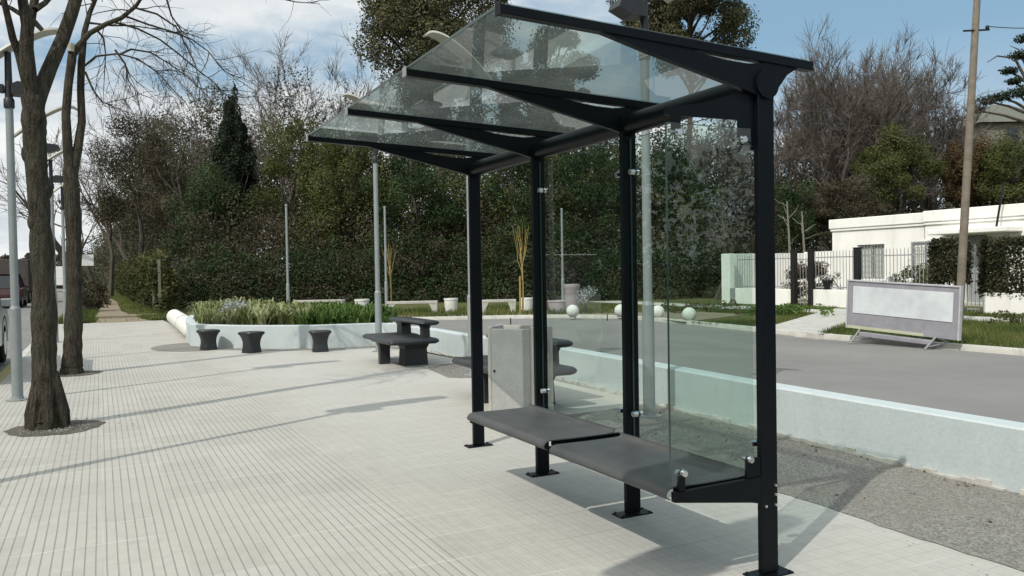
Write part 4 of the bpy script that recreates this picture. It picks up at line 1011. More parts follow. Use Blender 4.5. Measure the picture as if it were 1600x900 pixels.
# planting across the street and behind the viewer, met only as dark reflections in the glass
def bank(name, line, H, n, label):
    A = np.array(line, float); Cs = []; Ts = []
    for k in range(n):
        q = RNG.uniform(0, len(A)-1.001); i = int(q); B = A[i]+(A[i+1]-A[i])*(q-i); r = RNG.uniform(.7, 1.7); z = RNG.uniform(.1, 1)*H*(1+.25*math.sin(q*7))
        d = RNG.normal(size=(70, 3)); d /= np.linalg.norm(d, axis=1)[:, None]; Cs.append(np.array([B[0]+RNG.normal()*1.2, B[1]+RNG.normal()*1.2, max(z-r*.5, .5)])+d*r*RNG.uniform(.6, 1, (70, 1))); Ts.append(np.clip(RNG.uniform(.1, .8)+RNG.normal(size=70)*.15, 0, 1))
    V, F, TT = leaves(np.concatenate(Cs), .42, np.concatenate(Ts)); stuff(np_mesh(name, V, F, FOL['dark'], None, TT), label, 'trees')
bank('street_wood', [(-17, -30), (-16, 0), (-17, 25), (-19, 58)], 11.0, 1100, 'dark trees across the street reflected in the shelter glass')
bank('rear_wood', [(-6, -36), (10, -34), (26, -30), (42, -18)], 6.5, 520, 'dark trees behind the viewer reflected in the end glass')

def tr_(fn_, name, label, px, dep, top, wpx, low, kind, **kw):
    loc = spot(px, dep); H = hgt(px, top, dep); zlo = max(.3, hgt(px, low, dep)); return leafy_tree(name, label, loc, H, wpx/FPX*dep, zlo, kind, **kw)
G = 'trees of the wood behind the paving'
tr_(0, 'brown_tree', 'brownish leaning leafy tree over the ivy fence at the left end of the wood', 220, 52, 160, 84, 420, 'brown', ncl=34, per=260, leaf=.20, clump=.26, group=G, twigs=120)
tr_(0, 'brown_tree', 'dark brown leafy tree between the ivy fence and the pointed conifer', 295, 48, 165, 86, 430, 'brown', ncl=30, per=280, leaf=.19, clump=.28, group=G, twigs=120)
tr_(0, 'conifer', 'dark pointed conifer rising in the left part of the wood', 370, 46, 118, 84, 400, 'conifer', ncl=150, per=110, leaf=.20, shape='cone', clump=.30, group=G)
tr_(0, 'dark_tree', 'dark green bush tree at the foot of the pointed conifer', 330, 44, 240, 76, 450, 'dark', ncl=28, per=280, leaf=.17, clump=.3, group=G)
tr_(0, 'olive_tree', 'olive green leafy tree right of the pointed conifer', 460, 45, 150, 88, 430, 'olive', ncl=36, per=250, leaf=.18, clump=.24, group=G, twigs=60)
tr_(0, 'olive_tree', 'olive green leafy tree left of the big tall tree, behind the glass roof tip', 548, 43, 140, 84, 440, 'olive', ncl=36, per=250, leaf=.18, clump=.24, group=G, twigs=60)
tr_(0, 'tall_evergreen', 'tall grey green evergreen rising above the glass roof out of the picture', 685, 50, -170, 122, 225, 'euc', shape='fill', ncl=120, per=760, leaf=.165, clump=.21, trunk_r=.3, group=G)
tr_(0, 'tall_evergreen', 'grey green evergreen top showing above the right part of the shelter roof', 1075, 56, -110, 112, 130, 'euc', shape='fill', ncl=90, per=720, leaf=.175, clump=.22, trunk_r=.3, group=G)
tr_(0, 'tall_evergreen', 'shorter evergreen seen through the glass roof in the middle of the wood', 862, 52, 40, 80, 260, 'euc', shape='fill', ncl=60, per=640, leaf=.165, clump=.21, trunk_r=.3, group=G)
tr_(0, 'dark_tree', 'dark ivy clad tree behind the two far shelter posts', 650, 42, 205, 100, 450, 'dark', ncl=36, per=300, leaf=.17, clump=.26, group=G)
tr_(0, 'dark_tree', 'dark tree directly behind the left glass of the shelter', 800, 43, 200, 80, 450, 'dark', ncl=34, per=300, leaf=.17, clump=.27, group=G)
tr_(0, 'dark_tree', 'dark tree behind the second shelter post from the right', 930, 43, 190, 80, 450, 'dark', ncl=34, per=300, leaf=.17, clump=.27, group=G)
tr_(0, 'dark_tree', 'dark tree behind the right glass of the shelter', 1050, 44, 200, 75, 450, 'dark', ncl=34, per=300, leaf=.17, clump=.27, group=G)
tr_(0, 'olive_tree', 'olive leafy tree right of the nearest shelter post beside the white boundary wall', 1240, 48, 250, 62, 440, 'dark', ncl=22, per=260, leaf=.17, clump=.28, group=G)
def bt(label, px, dep, top, r, **kw): return bare_tree('bare_tree', label, spot(px, dep), hgt(px, top, dep), r, group=G, **kw)
bt('pale bare tree standing over the ivy fence in front of the clouds', 285, 58, 120, .22, maxlev=5, kid=(3, 4), twigr=.0095, mat='twig_pale', spread=.46, last=(8, 12), trunk=.3, ratio=.66)
bt('bare tree behind the pointed conifer', 410, 60, 68, .25, maxlev=5, kid=(3, 4), twigr=.0095, mat='twig_pale', spread=.44, last=(8, 12), trunk=.3, ratio=.66)
bt('bare tree left of the big tall evergreen against the clouds', 505, 57, 70, .24, maxlev=5, kid=(3, 4), twigr=.0095, mat='twig_pale', spread=.44, last=(8, 12), trunk=.3, ratio=.66)
bt('bare grey tree between the pointed conifer and the olive trees', 350, 62, 95, .24, maxlev=5, kid=(3, 4), twigr=.0095, mat='twig_pale', spread=.46, last=(8, 12), trunk=.3, ratio=.66)
bt('bare pale tree behind the tip of the glass roof', 560, 60, 95, .22, maxlev=5, kid=(3, 4), twigr=.0095, mat='twig_pale', spread=.46, last=(8, 12), trunk=.3, ratio=.66)
bt('short bare tree with fine twigs beside the street at the far left of the wood', 205, 70, 215, .2, maxlev=4, kid=(3, 5), twigr=.013, spread=.5)
# bare twiggy trees on the right
BK = dict(maxlev=5, kid=(3, 5), twigr=.0105, mat='twig', spread=.40, lift=.09, trunk=.30, ratio=.66, last=(8, 12))
bt('bare twiggy tree just right of the nearest shelter post', 1225, 55, 112, .26, **BK)
bt('tall bare twiggy tree with purple brown crown left of the round green tree', 1310, 54, 92, .30, stems=2, **BK)
bt('bare twiggy tree standing behind the round green tree', 1385, 56, 88, .28, **BK)
bt('bare twiggy tree right of the round green tree toward the timber pole', 1452, 58, 112, .26, stems=2, **BK)
bt('bare twiggy tree seen through the right glass of the shelter', 1140, 50, 150, .24, **BK)
bt('bare twiggy tree between the nearest shelter post and the tall purple brown crown', 1268, 57, 98, .26, stems=2, **BK)
bt('bare twiggy tree rising straight above the left end of the white house', 1345, 60, 90, .26, **BK)
bt('bare twiggy tree between the round green tree and the rusty tree', 1420, 60, 98, .26, **BK)
bt('bare twiggy tree low behind the left house corner and the thin dead stems', 1290, 62, 130, .24, stems=2, **BK)
bt('bare twiggy tree filling the gap above the middle of the white house roof', 1365, 63, 112, .26, stems=2, **BK)
bt('low bare twiggy tree just left of the timber pole', 1470, 56, 150, .22, **BK)
bt('lone thin bare treetop poking above the bare crowns left of the timber pole', 1463, 66, 86, .14, maxlev=4, kid=(3, 4), twigr=.014, spread=.5)
tr_(0, 'green_tree', 'round mid green bushy tree in front of the bare trees left of the timber pole', 1405, 49, 178, 74, 350, 'olive', ncl=34, per=300, leaf=.18, clump=.27, group=G, twigs=80)
tr_(0, 'rusty_tree', 'rusty brown leafed tree behind the timber pole', 1512, 49, 205, 44, 340, 'rust', ncl=34, per=240, leaf=.18, clump=.28, group=G, twigs=120)
tr_(0, 'olive_tree', 'olive brown leafy tree at the right edge above the white house', 1592, 47, 200, 60, 345, 'olive', ncl=44, per=260, leaf=.18, clump=.26, group=G, twigs=100)
tr_(0, 'brown_tree', 'low brown leafy tree above the left end of the white house roof', 1320, 47, 270, 74, 380, 'brown', ncl=24, per=240, leaf=.18, clump=.3, group=G, twigs=120)
# umbrella pine at the right edge
tr_(0, 'brown_tree', 'brown leafy tree hiding the old house walls right of the timber pole', 1552, 50, 212, 46, 345, 'brown', ncl=34, per=260, leaf=.18, clump=.28, group=G, twigs=80)
t = thing('pine_tree', 'dark pine with a bare crooked limb at the right edge above the old roof', 'tree', (*spot(1610, 66), 0))
pb = MB(); cl = []
for ppx, ppy, rr_ in ((1528, 172, .7), (1545, 158, .9), (1566, 152, 1.0), (1590, 146, 1.05), (1612, 140, 1.1), (1578, 112, .7), (1594, 88, .85), (1604, 62, .8), (1586, 128, .6), (1632, 110, 1.0), (1640, 150, 1.1)):
    a = (ppx-1610)/FPX*66; z = hgt(ppx, ppy, 66)
    cl.append((a*r0[0], a*r0[1], z, rr_*1.1, rr_*1.1, rr_*.45))
    pb.tube([(0, 0, z-1.2), (a*.5*r0[0], a*.5*r0[1], z-.5), (a*r0[0], a*r0[1], z-.1)], [.13, .1, .05], 6)
C, T = blobs(cl, 420, .2); V, F, TT = leaves(C, .2, T, OUT); np_mesh('crown', V, F, FOL['conifer'], t, TT)
H = hgt(1600, 55, 66); pb.tube([(0, 0, -.1), (.2, 0, H*.4), (-.1, .1, H*.75), (.1, 0, H)], [.35, .28, .2, .08], 9)
zb = hgt(1560, 95, 66); pb.tube([(-.3*r0[0], -.3*r0[1], zb-1.6), (-1.2*r0[0], -1.2*r0[1], zb+.1), (-2.6*r0[0], -2.6*r0[1], zb+.3), (-3.4*r0[0], -3.4*r0[1], zb-.2)], [.12, .09, .06, .03], 6)
pb.tube([(-.2*r0[0], -.2*r0[1], zb-.8), (-.9*r0[0], -.9*r0[1], zb+.8), (-1.6*r0[0], -1.6*r0[1], zb+1.1)], [.09, .06, .02], 6)
pb.build('trunk', MAT['bark_grey'], t)
# dead pale leaning trunk in the dark leaves
A = np.array(onY(612, 342, 41.0)); 
t = thing('leaning_trunk', 'pale broken leaning trunk sticking out of the dark leaves left of the far shelter posts', 'tree trunk', (A[0], A[1], 0))
m = MB(); pts = [np.array(onY(x, y, 41.0)) for x, y in ((600, 430), (610, 345), (622, 322), (635, 298), (645, 278), (655, 264))]
m.tube(pts, [.19, .18, .17, .16, .155, .14], 9); m.tube([pts[-1], np.array(onY(659, 248, 41.0))], [.05, .03], 6); m.tube([pts[2], np.array(onY(628, 280, 41.2)), np.array(onY(632, 255, 41.3))], [.05, .035, .02], 6)
m.build('trunk', MAT['bark_dull'], t, (A[0], A[1], 0), True)
# thin pale stems right
for px, tp, lb in ((1233, 315, 'thin pale sapling stem left of the white house above the boundary wall'), (1256, 330, 'thinner dead stem next to the white house corner above the boundary wall')):
    x, y = spot(px, 40); H = hgt(px, tp, 40); t = thing('thin_tree', lb, 'tree', (x, y, 0)); m = MB()
    m.tube([(0, 0, -.1), (.05, 0, H*.5), (-.1, 0, H)], [.075, .06, .03], 6)
    for k in range(6): limb(m, (0, 0, H*RNG.uniform(.5, .95)), (RNG.normal(), RNG.normal(), 1), .8, .02, 3, .2, .05, 4)
    m.build('trunk', MAT['bark_dull'], t)
# bare tree by the fence end
t = bare_tree('bare_tree', 'slim grey tree trunk at the left end of the white boundary wall', spot(1118, 36), hgt(1118, 300, 36), .16, 3, .45, .08, (3, 4), .01, 'twig', G, .5)

# ------------------------------------------------------------------ white house, boundary walls, railings
HX = 27.0
hs = thing('white_house', 'long low white flat roofed house behind the railings at right', 'house', (HX, 18, 0))
o = (HX, 18, 0)
HY1 = 24.25; HY0 = 4.0; HT = 3.38
w = MB()
# facade in two planes: left part, and right part standing 0.35 forward
def facade(x, y0, y1, holes, z0=0., z1=3.0, th=.25):
    ys_ = sorted({y0, y1, *[h_[0] for h_ in holes], *[h_[1] for h_ in holes]})
    for a, b in zip(ys_[:-1], ys_[1:]):
        hh = [h_ for h_ in holes if h_[0] <= a and h_[1] >= b]
        if not hh: w.box(x, x+th, a, b, z0, z1)
        else:
            if hh[0][2] > z0: w.box(x, x+th, a, b, z0, hh[0][2])
            w.box(x, x+th, a, b, hh[0][3], z1)
def hy(px, x=HX):
    d = gray(px, 420); return d[1]/d[0]*x
def hz(px, py, x=HX):
    d = gray(px, py); return EYE+d[2]/d[0]*x
YS = hy(1432)
win = [(hy(1382), hy(1340), .95, 2.30)]; win2 = [(hy(1460, HX-.35), hy(1420, HX-.35), .95, 2.30)] if False else [(hy(1470, HX), hy(1422, HX), 1.0, 2.30)]
door = (hy(1542, HX-.35), hy(1507, HX-.35), .15, 2.45)
facade(HX, YS, HY1, win); facade(HX-.35, HY0, YS-.6, [door]); facade(HX, YS-.6, YS, [])
facade_y = YS
w.box(HX-.35, HX+.25, YS-.62, YS-.60, 0, 3.0)
w.box(HX+.25, HX+9, HY1-.25, HY1, 0, 3.0); w.box(HX+9, HX+9.25, HY0, HY1, 0, 3.0); w.box(HX+.25, HX+9, HY0, HY0+.25, 0, 3.0)
wo = w.build('wall', MAT['white_house'], hs, o)
pr = MB(); pr.box(HX-.10, HX+9.3, YS-.6, HY1+.10, 3.001, HT, .02); pr.box(HX-.45, HX+9.3, HY0-.1, YS-.602, 3.002, HT+.02, .02)
pr.build('parapet', MAT['white_house'], hs, o)
gv = MB(); gv.box(HX-.06, HX, YS-.6, HY1+.05, 2.90, 3.0, .01); gv.box(HX-.41, HX-.35, HY0, YS-.62, 2.90, 3.0, .01); gv.build('cornice', MAT['white_house'], hs, o)
def window(y0, y1, z0, z1, x):
    f = MB(); t_ = .07
    f.box(x+.06, x+.13, y0, y0+t_, z0, z1); f.box(x+.06, x+.13, y1-t_, y1, z0, z1); f.box(x+.06, x+.13, y0+t_, y1-t_, z0, z0+t_); f.box(x+.06, x+.13, y0+t_, y1-t_, z1-t_, z1)
    f.box(x+.07, x+.12, (y0+y1)/2-.03, (y0+y1)/2+.03, z0+t_, z1-t_)
    fo = f.build('window', MAT['iron_grey'], hs, o)
    MB().box(x+.14, x+.15, y0+.02, y1-.02, z0+.02, z1-.02).build('pane', MAT['glass_clear'], fo, o)
    n = 16
    for a, b in ((y0+.09, y0+.62), (y1-.62, y1-.09)):
        cu = MB()
        for k in range(n): cu.box(x+.155+.012*(k % 2), x+.17+.012*(k % 2), a+(b-a)*k/n, a+(b-a)*(k+1)/n-.002, z0+.03, z1-.03)
        cu.build('curtain', MAT['white_house'], fo, o)
    g_ = MB()
    for k in range(1, 8): yk = y0+(y1-y0)*k/8; g_.box(x+.02, x+.035, yk-.01, yk+.01, z0, z1)
    for k in range(1, 6): zk = z0+(z1-z0)*k/6; g_.box(x+.005, x+.0195, y0, y1, zk-.01, zk+.01)
    g_.build('grille', MAT['iron_grey'], fo, o)
    MB().box(x-.10, x-.001, y0-.08, y1+.08, z0-.08, z0-.002, .008).build('sill', MAT['white_house'], fo, o)
window(*win[0], HX)
window(hy(1470, HX-.35)-.05, hy(1422, HX-.35)-.1, .98, 2.32, HX-.48)
MB().box(HX-.36, HX-.349, hy(1470, HX-.35)-.12, hy(1422, HX-.35)-.05, .9, 2.4).build('window_surround', MAT['white_house'], hs, o)
d_ = MB().box(HX-.25, HX-.18, door[0]+.02, door[1]-.02, .15, 2.43); do = d_.build('door', MAT['iron_grey'], hs, o)
MB().tube([(HX-.27, door[0]+.15, 1.1), (HX-.27, door[0]+.15, 1.35)], .015, 8).build('handle', MAT['iron'], do, o)
cn_ = MB().box(HX-1.25, HX-.351, hy(1585, HX-.8), hy(1462, HX-.8), 2.50, 2.66, .02); cn_.build('canopy', MAT['white_house'], hs, o)
MB().box(HX-.9, HX-.352, door[0]-.3, door[1]+.3, .0, .15).build('step', MAT['concrete'], hs, o)
# leaning aerial on the roof canopy
t = thing('roof_pipe', 'thin dark slanting metal pipe standing on the canopy of the white house', 'pipe', (HX-.8, hy(1557, HX-.8), 2.66))
z1 = hz(1567, 285, HX-.8); dy = hy(1567, HX-.8)-hy(1557, HX-.8)
m = MB(); m.tube([(0, 0, 0), (0, dy*1.2, z1-2.66)], .035, 8); m.build('shaft', MAT['iron'], t); MB().box(-.15, .15, -.15, .15, .0, .02).build('foot', MAT['iron'], t)

FX = 22.6
def fy(px): d = gray(px, 470); return d[1]/d[0]*FX
bw = thing('boundary_wall', 'white masonry boundary wall with tall end pillar left of the house', 'wall', (FX, 24, 0)); o = (FX, 24, 0)
m = MB(); m.box(FX-.02, FX+.25, fy(1141), fy(1128), 0, 2.05, .015); m.box(FX+.25, HX+.2, fy(1130), fy(1130)+.2, 0, 2.05, .01); m.box(HX+.1, HX+.3, HY1+.12, fy(1130)-.002, 0, 2.10, .01); m.build('tall_wall', MAT['white_house'], bw, o)
m = MB(); m.box(FX, FX+.2, fy(1240), fy(1146), 0, .66, .012); m.build('plinth', MAT['white_house'], bw, o)
MB().box(FX-.02, FX+.06, fy(1149), fy(1141)-.01, .02, .66).build('meter_box', MAT['iron_grey'], bw, o)
m = MB(); m.box(FX, FX+.2, fy(1455), fy(1268), 0, .66, .012)
w2 = thing('boundary_wall', 'low white wall with railings to the right of the dark gate posts, behind the blank sign', 'wall', (FX, 18, 0)); m.build('plinth', MAT['white_house'], w2, (FX, 18, 0))
def railing(y0, y1, z0, z1, label, step=.13):
    r_ = thing('railing', label, 'railing', (FX+.1, (y0+y1)/2, z0), 'railings along the house front'); oo = (FX+.1, (y0+y1)/2, z0)
    b = MB(); n = int((y1-y0)/step)
    for k in range(n+1):
        y = y0+(y1-y0)*k/n; b.box(FX+.092, FX+.108, y-.008, y+.008, z0+.001, z1)
        b.add([(FX+.08, y, z1), (FX+.1, y-.02, z1), (FX+.12, y, z1), (FX+.1, y+.02, z1), (FX+.1, y, z1+.10)], [(0, 1, 4), (1, 2, 4), (2, 3, 4), (3, 0, 4)])
    b.build('bars', MAT['iron_grey'], r_, oo)
    h_ = MB(); h_.box(FX+.088, FX+.091, y0, y1, z0+.06, z0+.10); h_.box(FX+.088, FX+.091, y0, y1, z1-.18, z1-.14); h_.build('rails', MAT['iron_grey'], r_, oo)
railing(fy(1238), fy(1150), .66, 1.95, 'iron railing on the low wall left of the dark gate posts')
railing(fy(1452), fy(1272), .66, 1.95, 'long pale spiked iron railing in front of the house windows')
railing(fy(1266), fy(1243), .10, 1.90, 'narrow railing gate between the two dark gate posts', .12)
railing(fy(1533), fy(1508), .08, 1.95, 'narrow railing gate between the two clipped hedges', .10)
def gpost(px, z0, z1, label):
    y = fy(px); t = thing('gate_post', label, 'post', (FX, y, z0), 'dark gate posts'); MB().box(-.10, .10, -.085, .085, 0, z1-z0, .01).build('shaft', MAT['iron'], t)
    MB().box(-.115, .115, -.10, .10, z1-z0+.001, z1-z0+.04, .01).build('cap', MAT['iron'], t)
gpost(1241, .0, 2.05, 'left dark gate post of the garden gate'); gpost(1268, .0, 2.05, 'right dark gate post of the garden gate'); gpost(1340, .665, 2.05, 'dark post in the railing above the blank sign')
# hedges
def hedge(px0, px1, z0, z1, x0, x1, label, n):
    y0, y1 = fy(px1)*(FX-.35)/FX, fy(px0)*(FX-.35)/FX; t = thing('hedge', label, 'hedge', ((x0+x1)/2, (y0+y1)/2, 0), 'clipped hedges before the house')
    fcs = RNG.integers(0, 5, n); C = np.stack([RNG.uniform(x0, x1, n), RNG.uniform(y0, y1, n), RNG.uniform(z0, z1, n)], 1); j = RNG.normal(size=n)*.05
    C[fcs == 0, 0] = x0; C[fcs == 1, 0] = x0+.05; C[fcs == 2, 2] = z1; C[fcs == 3, 1] = y1; C[fcs == 4, 1] = y0
    C += RNG.normal(size=C.shape)*.055; C -= np.array([(x0+x1)/2, (y0+y1)/2, 0])
    T = np.clip(.45+.25*np.sin(C[:, 1]*4+C[:, 2]*5)+RNG.normal(size=n)*.2, 0, 1)
    V, F, TT = leaves(C, .085, T); np_mesh('leaves', V, F, FOL['hedge'], t, TT)
    m = MB()
    for k in range(5): yy = (y1-y0)*(k+.5)/5-(y1-y0)/2; m.tube([(0, yy, 0), (.05, yy+.05, z1*.7)], [.05, .02], 6)
    m.build('stems', MAT['bark_grey'], t)
hedge(1455, 1500, .95, 2.12, FX-.35, FX+.06, 'square clipped hedge at the foot of the timber pole', 9000)
hedge(1532, 1700, .60, 2.10, FX-.35, FX+.75, 'long clipped hedge on the white base at the right edge', 22000)
b_ = MB().box(FX-.38, FX+.6, fy(1700), fy(1536)*(FX-.38)/FX, 0, .66, .012).build('white_base', MAT['white_house'], None, (FX, fy(1600), 0)); tag(b_, 'low stained white wall under the long hedge at the right edge', 'wall')
b_.name = 'hedge_wall'
# garden shrubs behind the railings
def shrub(name, label, x, px, H, r, kind, ncl, per, leaf, twigs=0):
    d = gray(px, 470); y = d[1]/d[0]*x; return leafy_tree(name, label, (x, y), H, r, .1, kind, ncl=ncl, per=per, leaf=leaf, clump=.32, trunk_r=.04, cat='shrub', twigs=twigs)
shrub('shrub', 'golden brown shrub in the garden between the dark gate posts', 23.9, 1268, 1.80, 1.05, 'rust', 30, 160, .08, 30)
shrub('shrub', 'bare grey shrub behind the railing right of the gate posts', 23.6, 1305, 1.25, .45, 'silver', 8, 40, .06, 60)
shrub('shrub', 'leafy shrub with orange flowers in front of the house wall above the blank sign', 24.0, 1428, 1.75, .9, 'ivy', 18, 120, .09, 30)
shrub('shrub', 'pale green shrub at the foot of the railing above the sign corner', 23.2, 1400, 1.15, .5, 'silver', 10, 60, .07, 20)
p = thing('plant_pot', 'small black pot standing on the low wall beside the grey shrub', 'pot', (FX+.12, fy(1290), .66)); MB().lathe([(.12, .0), (.17, .28), (.19, .28), (.19, .33), (.15, .33), (.14, .25)], 16).build('shell', MAT['iron'], p); MB().lathe([(.14, .25), (.04, .27)], 12).build('soil', MAT['soil'], p)
# old roof behind right
x, y = spot(1558, 74); zr = hgt(1558, 163, 74); ze = hgt(1558, 200, 74)
t = thing('old_house', 'old house with grey green hipped roof half hidden by trees at the right edge', 'house', (x, y, 0), rz=-YAW)
m = MB(); m.add([(-3.2, -3, ze), (4.5, -3, ze), (4.5, 4, ze), (-3.2, 4, ze), (-.1, .5, zr), (1.2, .5, zr)], [(0, 1, 5, 4), (1, 2, 5), (2, 3, 4, 5), (3, 0, 4), (3, 2, 1, 0)]); m.build('roof', MAT['roof_tile'], t)
MB().box(-2.7, 4.0, -2.5, 3.5, 0, ze-.01).build('wall', MAT['bark_dull'], t); MB().box(-.6, .4, -2.56, -2.505, ze-1.6, ze-.5).build('window', MAT['car_glass'], t)

# ------------------------------------------------------------------ blank sign board, timber pole
sA = np.array([12.88, 11.22, 0]); sB = np.array([13.02, 9.04, 0]); sv_ = sB-sA; Ls = float(np.linalg.norm(sv_)); ang = math.atan2(sv_[1], sv_[0])
t = thing('sign_board', 'blank weathered lilac grey sign board with whitish panel leaning at the far kerb', 'sign', (sA[0], sA[1], .05), rz=ang)
t.rotation_euler = (0, R(2.9), ang)
z0, z1 = .24, 1.14; th = .04; bd = .10
m = MB(); m.box(0, Ls, -th/2, th/2, z0, z1, .004); m.build('board', MAT['sign_frame'], t)
bo_ = MB(); f0 = -th/2-.012
m = MB().box(.11, Ls-.10, f0, -th/2-.0005, z0+.30, z1-.09, .002); m.build('white_panel', MAT['sign_panel'], t)
m = MB()
m.box(-.03, Ls+.03, -th/2-.02, th/2+.02, z1+.001, z1+.03, .004); m.box(-.03, -.001, -th/2-.02, th/2+.02, z0-.0, z1, .004); m.box(Ls+.001, Ls+.03, -th/2-.02, th/2+.02, z0, z1, .004)
m.build('frame', MAT['sign_rim'], t)
m = MB().box(.0, Ls*.72, f0, -th/2-.0005, z0+.002, z0+.055, .001); m.build('bottom_strip', MAT['sign_edge'], t)
for xx_ in (.28, Ls-.40):
    g_ = lambda q: q*.0507-.045
    m = MB(); m.tube([(xx_, 0, z0+.02), (xx_-.06, -.22, g_(xx_-.06))], .016, 8); m.tube([(xx_, 0, z0+.02), (xx_+.06, .26, g_(xx_+.06)+(.10 if xx_ < 9 else 0))], .016, 8); m.tube([(xx_-.06, -.22, g_(xx_)+.03), (xx_+.06, .26, g_(xx_)+.10)], .012, 6); m.build('leg', MAT['iron_grey'], t)
m = MB().box(.28, Ls-.45, -.06, .06, .105, .19, .01); m.build('ballast_bar', MAT['sign_frame'], t)

ux, uy = spot(1497, 20.3)
up_ = thing('timber_pole', 'tall weathered timber utility pole leaning right before the white house', 'pole', (ux, uy, 0))
top = np.array(CAMP+gray(1530, -60)*20.6)-np.array([ux, uy, 0])
m = MB(); m.tube([(0, 0, -.2), tuple(top*.35), tuple(top*.7), tuple(top)], [.100, .096, .088, .078], 16); m.build('shaft', MAT['wood_pole'], up_, smooth=True)
q = np.array(CAMP+gray(1524, 48)*20.5)-np.array([ux, uy, 0])
m = MB(); m.tube([q+np.array([-.3*r0[0], -.3*r0[1], 0]), q+np.array([.35*r0[0], .35*r0[1], .02])], .025, 8); m.lathe([(.02, 0), (.045, .03), (.045, .08), (.02, .11)], 10, tuple(q+np.array([.3*r0[0], .3*r0[1], .02]))); m.build('insulator_arm', MAT['iron'], up_)
m = MB(); a = q+np.array([.3*r0[0], .3*r0[1], .1])+np.array([ux, uy, 0]); e = np.array(CAMP+gray(1760, -20)*26)
pts = [a+(e-a)*s+np.array([0, 0, -.5*math.sin(math.pi*s)]) for s in np.linspace(0, 1, 14)]; m.tube(pts, .012, 5)
wi = m.build('overhead_wire', MAT['iron'], None); tag(wi, 'overhead wire running right from the timber pole', 'wire')

# grass and small leafy weeds on the verge
def grass(name, n, sampler, h, kind, label, cat='grass', z=.06):
    Vs = np.zeros((n, 3, 3)); xy = np.array([sampler() for _ in range(n)]); a = RNG.uniform(0, 6.28, n); w = h*.09; hh = h*RNG.uniform(.5, 1.3, n)
    b = np.stack([xy[:, 0], xy[:, 1], np.full(n, z)], 1); s = np.stack([np.cos(a), np.sin(a), np.zeros(n)], 1)*w
    tip = b+np.stack([RNG.normal(size=n)*h*.35, RNG.normal(size=n)*h*.35, hh], 1)
    V = np.stack([b-s, b+s, tip], 1).reshape(-1, 3); F = np.arange(3*n).reshape(n, 3); patch = np.clip(.5+.3*np.sin(xy[:, 0]*1.7)+.25*np.sin(xy[:, 1]*2.3)+RNG.normal(size=n)*.2, 0, 1)
    return stuff(np_mesh(name, V, F, FOL[kind], None, np.repeat(patch, 3)), label, cat)
def verge_s():
    while True:
        y = random.uniform(6, 22); x = random.uniform(13.5, 22.3)
        if x < 13.3+.35*max(0, min(1, (y-12)/6))+.15 or 19.3 < x < 20.9 or (y > 17 and x < 17.5) or y > 21: continue
        yc = 13.3+(x-13.3)*.62
        if abs(y-yc) < .9: continue
        return (x, y)
grass('verge_grass', 42000, verge_s, .085, 'grass', 'short patchy grass on the far verge before the house')
def path_s():
    y = 31+random.random()**1.6*60; c_ = .95-.030*(y-31)+.35*math.sin(y*.13); w_ = .42+.5*math.exp(-(y-30)/6.); x = random.uniform(-1.25, 2.4); k_ = 0
    while abs(x-c_) < w_ and k_ < 6: x = random.uniform(-1.25, 2.4); k_ += 1
    return (x, y)
grass('path_grass', 26000, path_s, .16, 'grass', 'rough grass on both sides of the earth path', z=-.02)
def bed_s():
    while True:
        x = random.uniform(8, 17.5); y = random.uniform(18, 29.5); d = (x-5)*.4+y
        if d > 26.2: return (x, y)
grass('bed_weeds', 9000, bed_s, .16, 'grass', 'sparse weeds in the earth bed around the pots and benches', 'weeds', .066)
def weeds(name, label, ctr, n, r, kind, leaf):
    C, T = blobs([(ctr[0]+RNG.normal()*r[0], ctr[1]+RNG.normal()*r[1], .06+RNG.uniform(.05, .22), .16, .16, .13) for _ in range(n)], 34)
    V, F, TT = leaves(C, leaf, T); return stuff(np_mesh(name, V, F, FOL[kind], None, TT), label, 'weeds')
weeds('leafy_weeds', 'low leafy weeds on the verge left of the path to the house', (18.3, 18.4), 40, (.5, 1.0), 'green', .09)
weeds('leafy_weeds', 'low weeds growing below the hedge wall at the right edge', (19.0, 10.4), 30, (.4, 1.0), 'ivy', .09)
weeds('leafy_weeds', 'low weeds behind the glass along the footway', (17.6, 22.0), 30, (.9, 1.0), 'ivy', .09)
# short stakes in the kerb line
for px, py in ((798, 507), (949, 501)):
    p = gnd(px, py); t = thing('kerb_peg', 'thin dark peg in the far kerb '+('left of the third shelter post' if px < 850 else 'right of the nearest white ball'), 'peg', (p[0], p[1], 0)); MB().tube([(0, 0, 0), (0, 0, .18)], .016, 6).build('shaft', MAT['iron'], t)

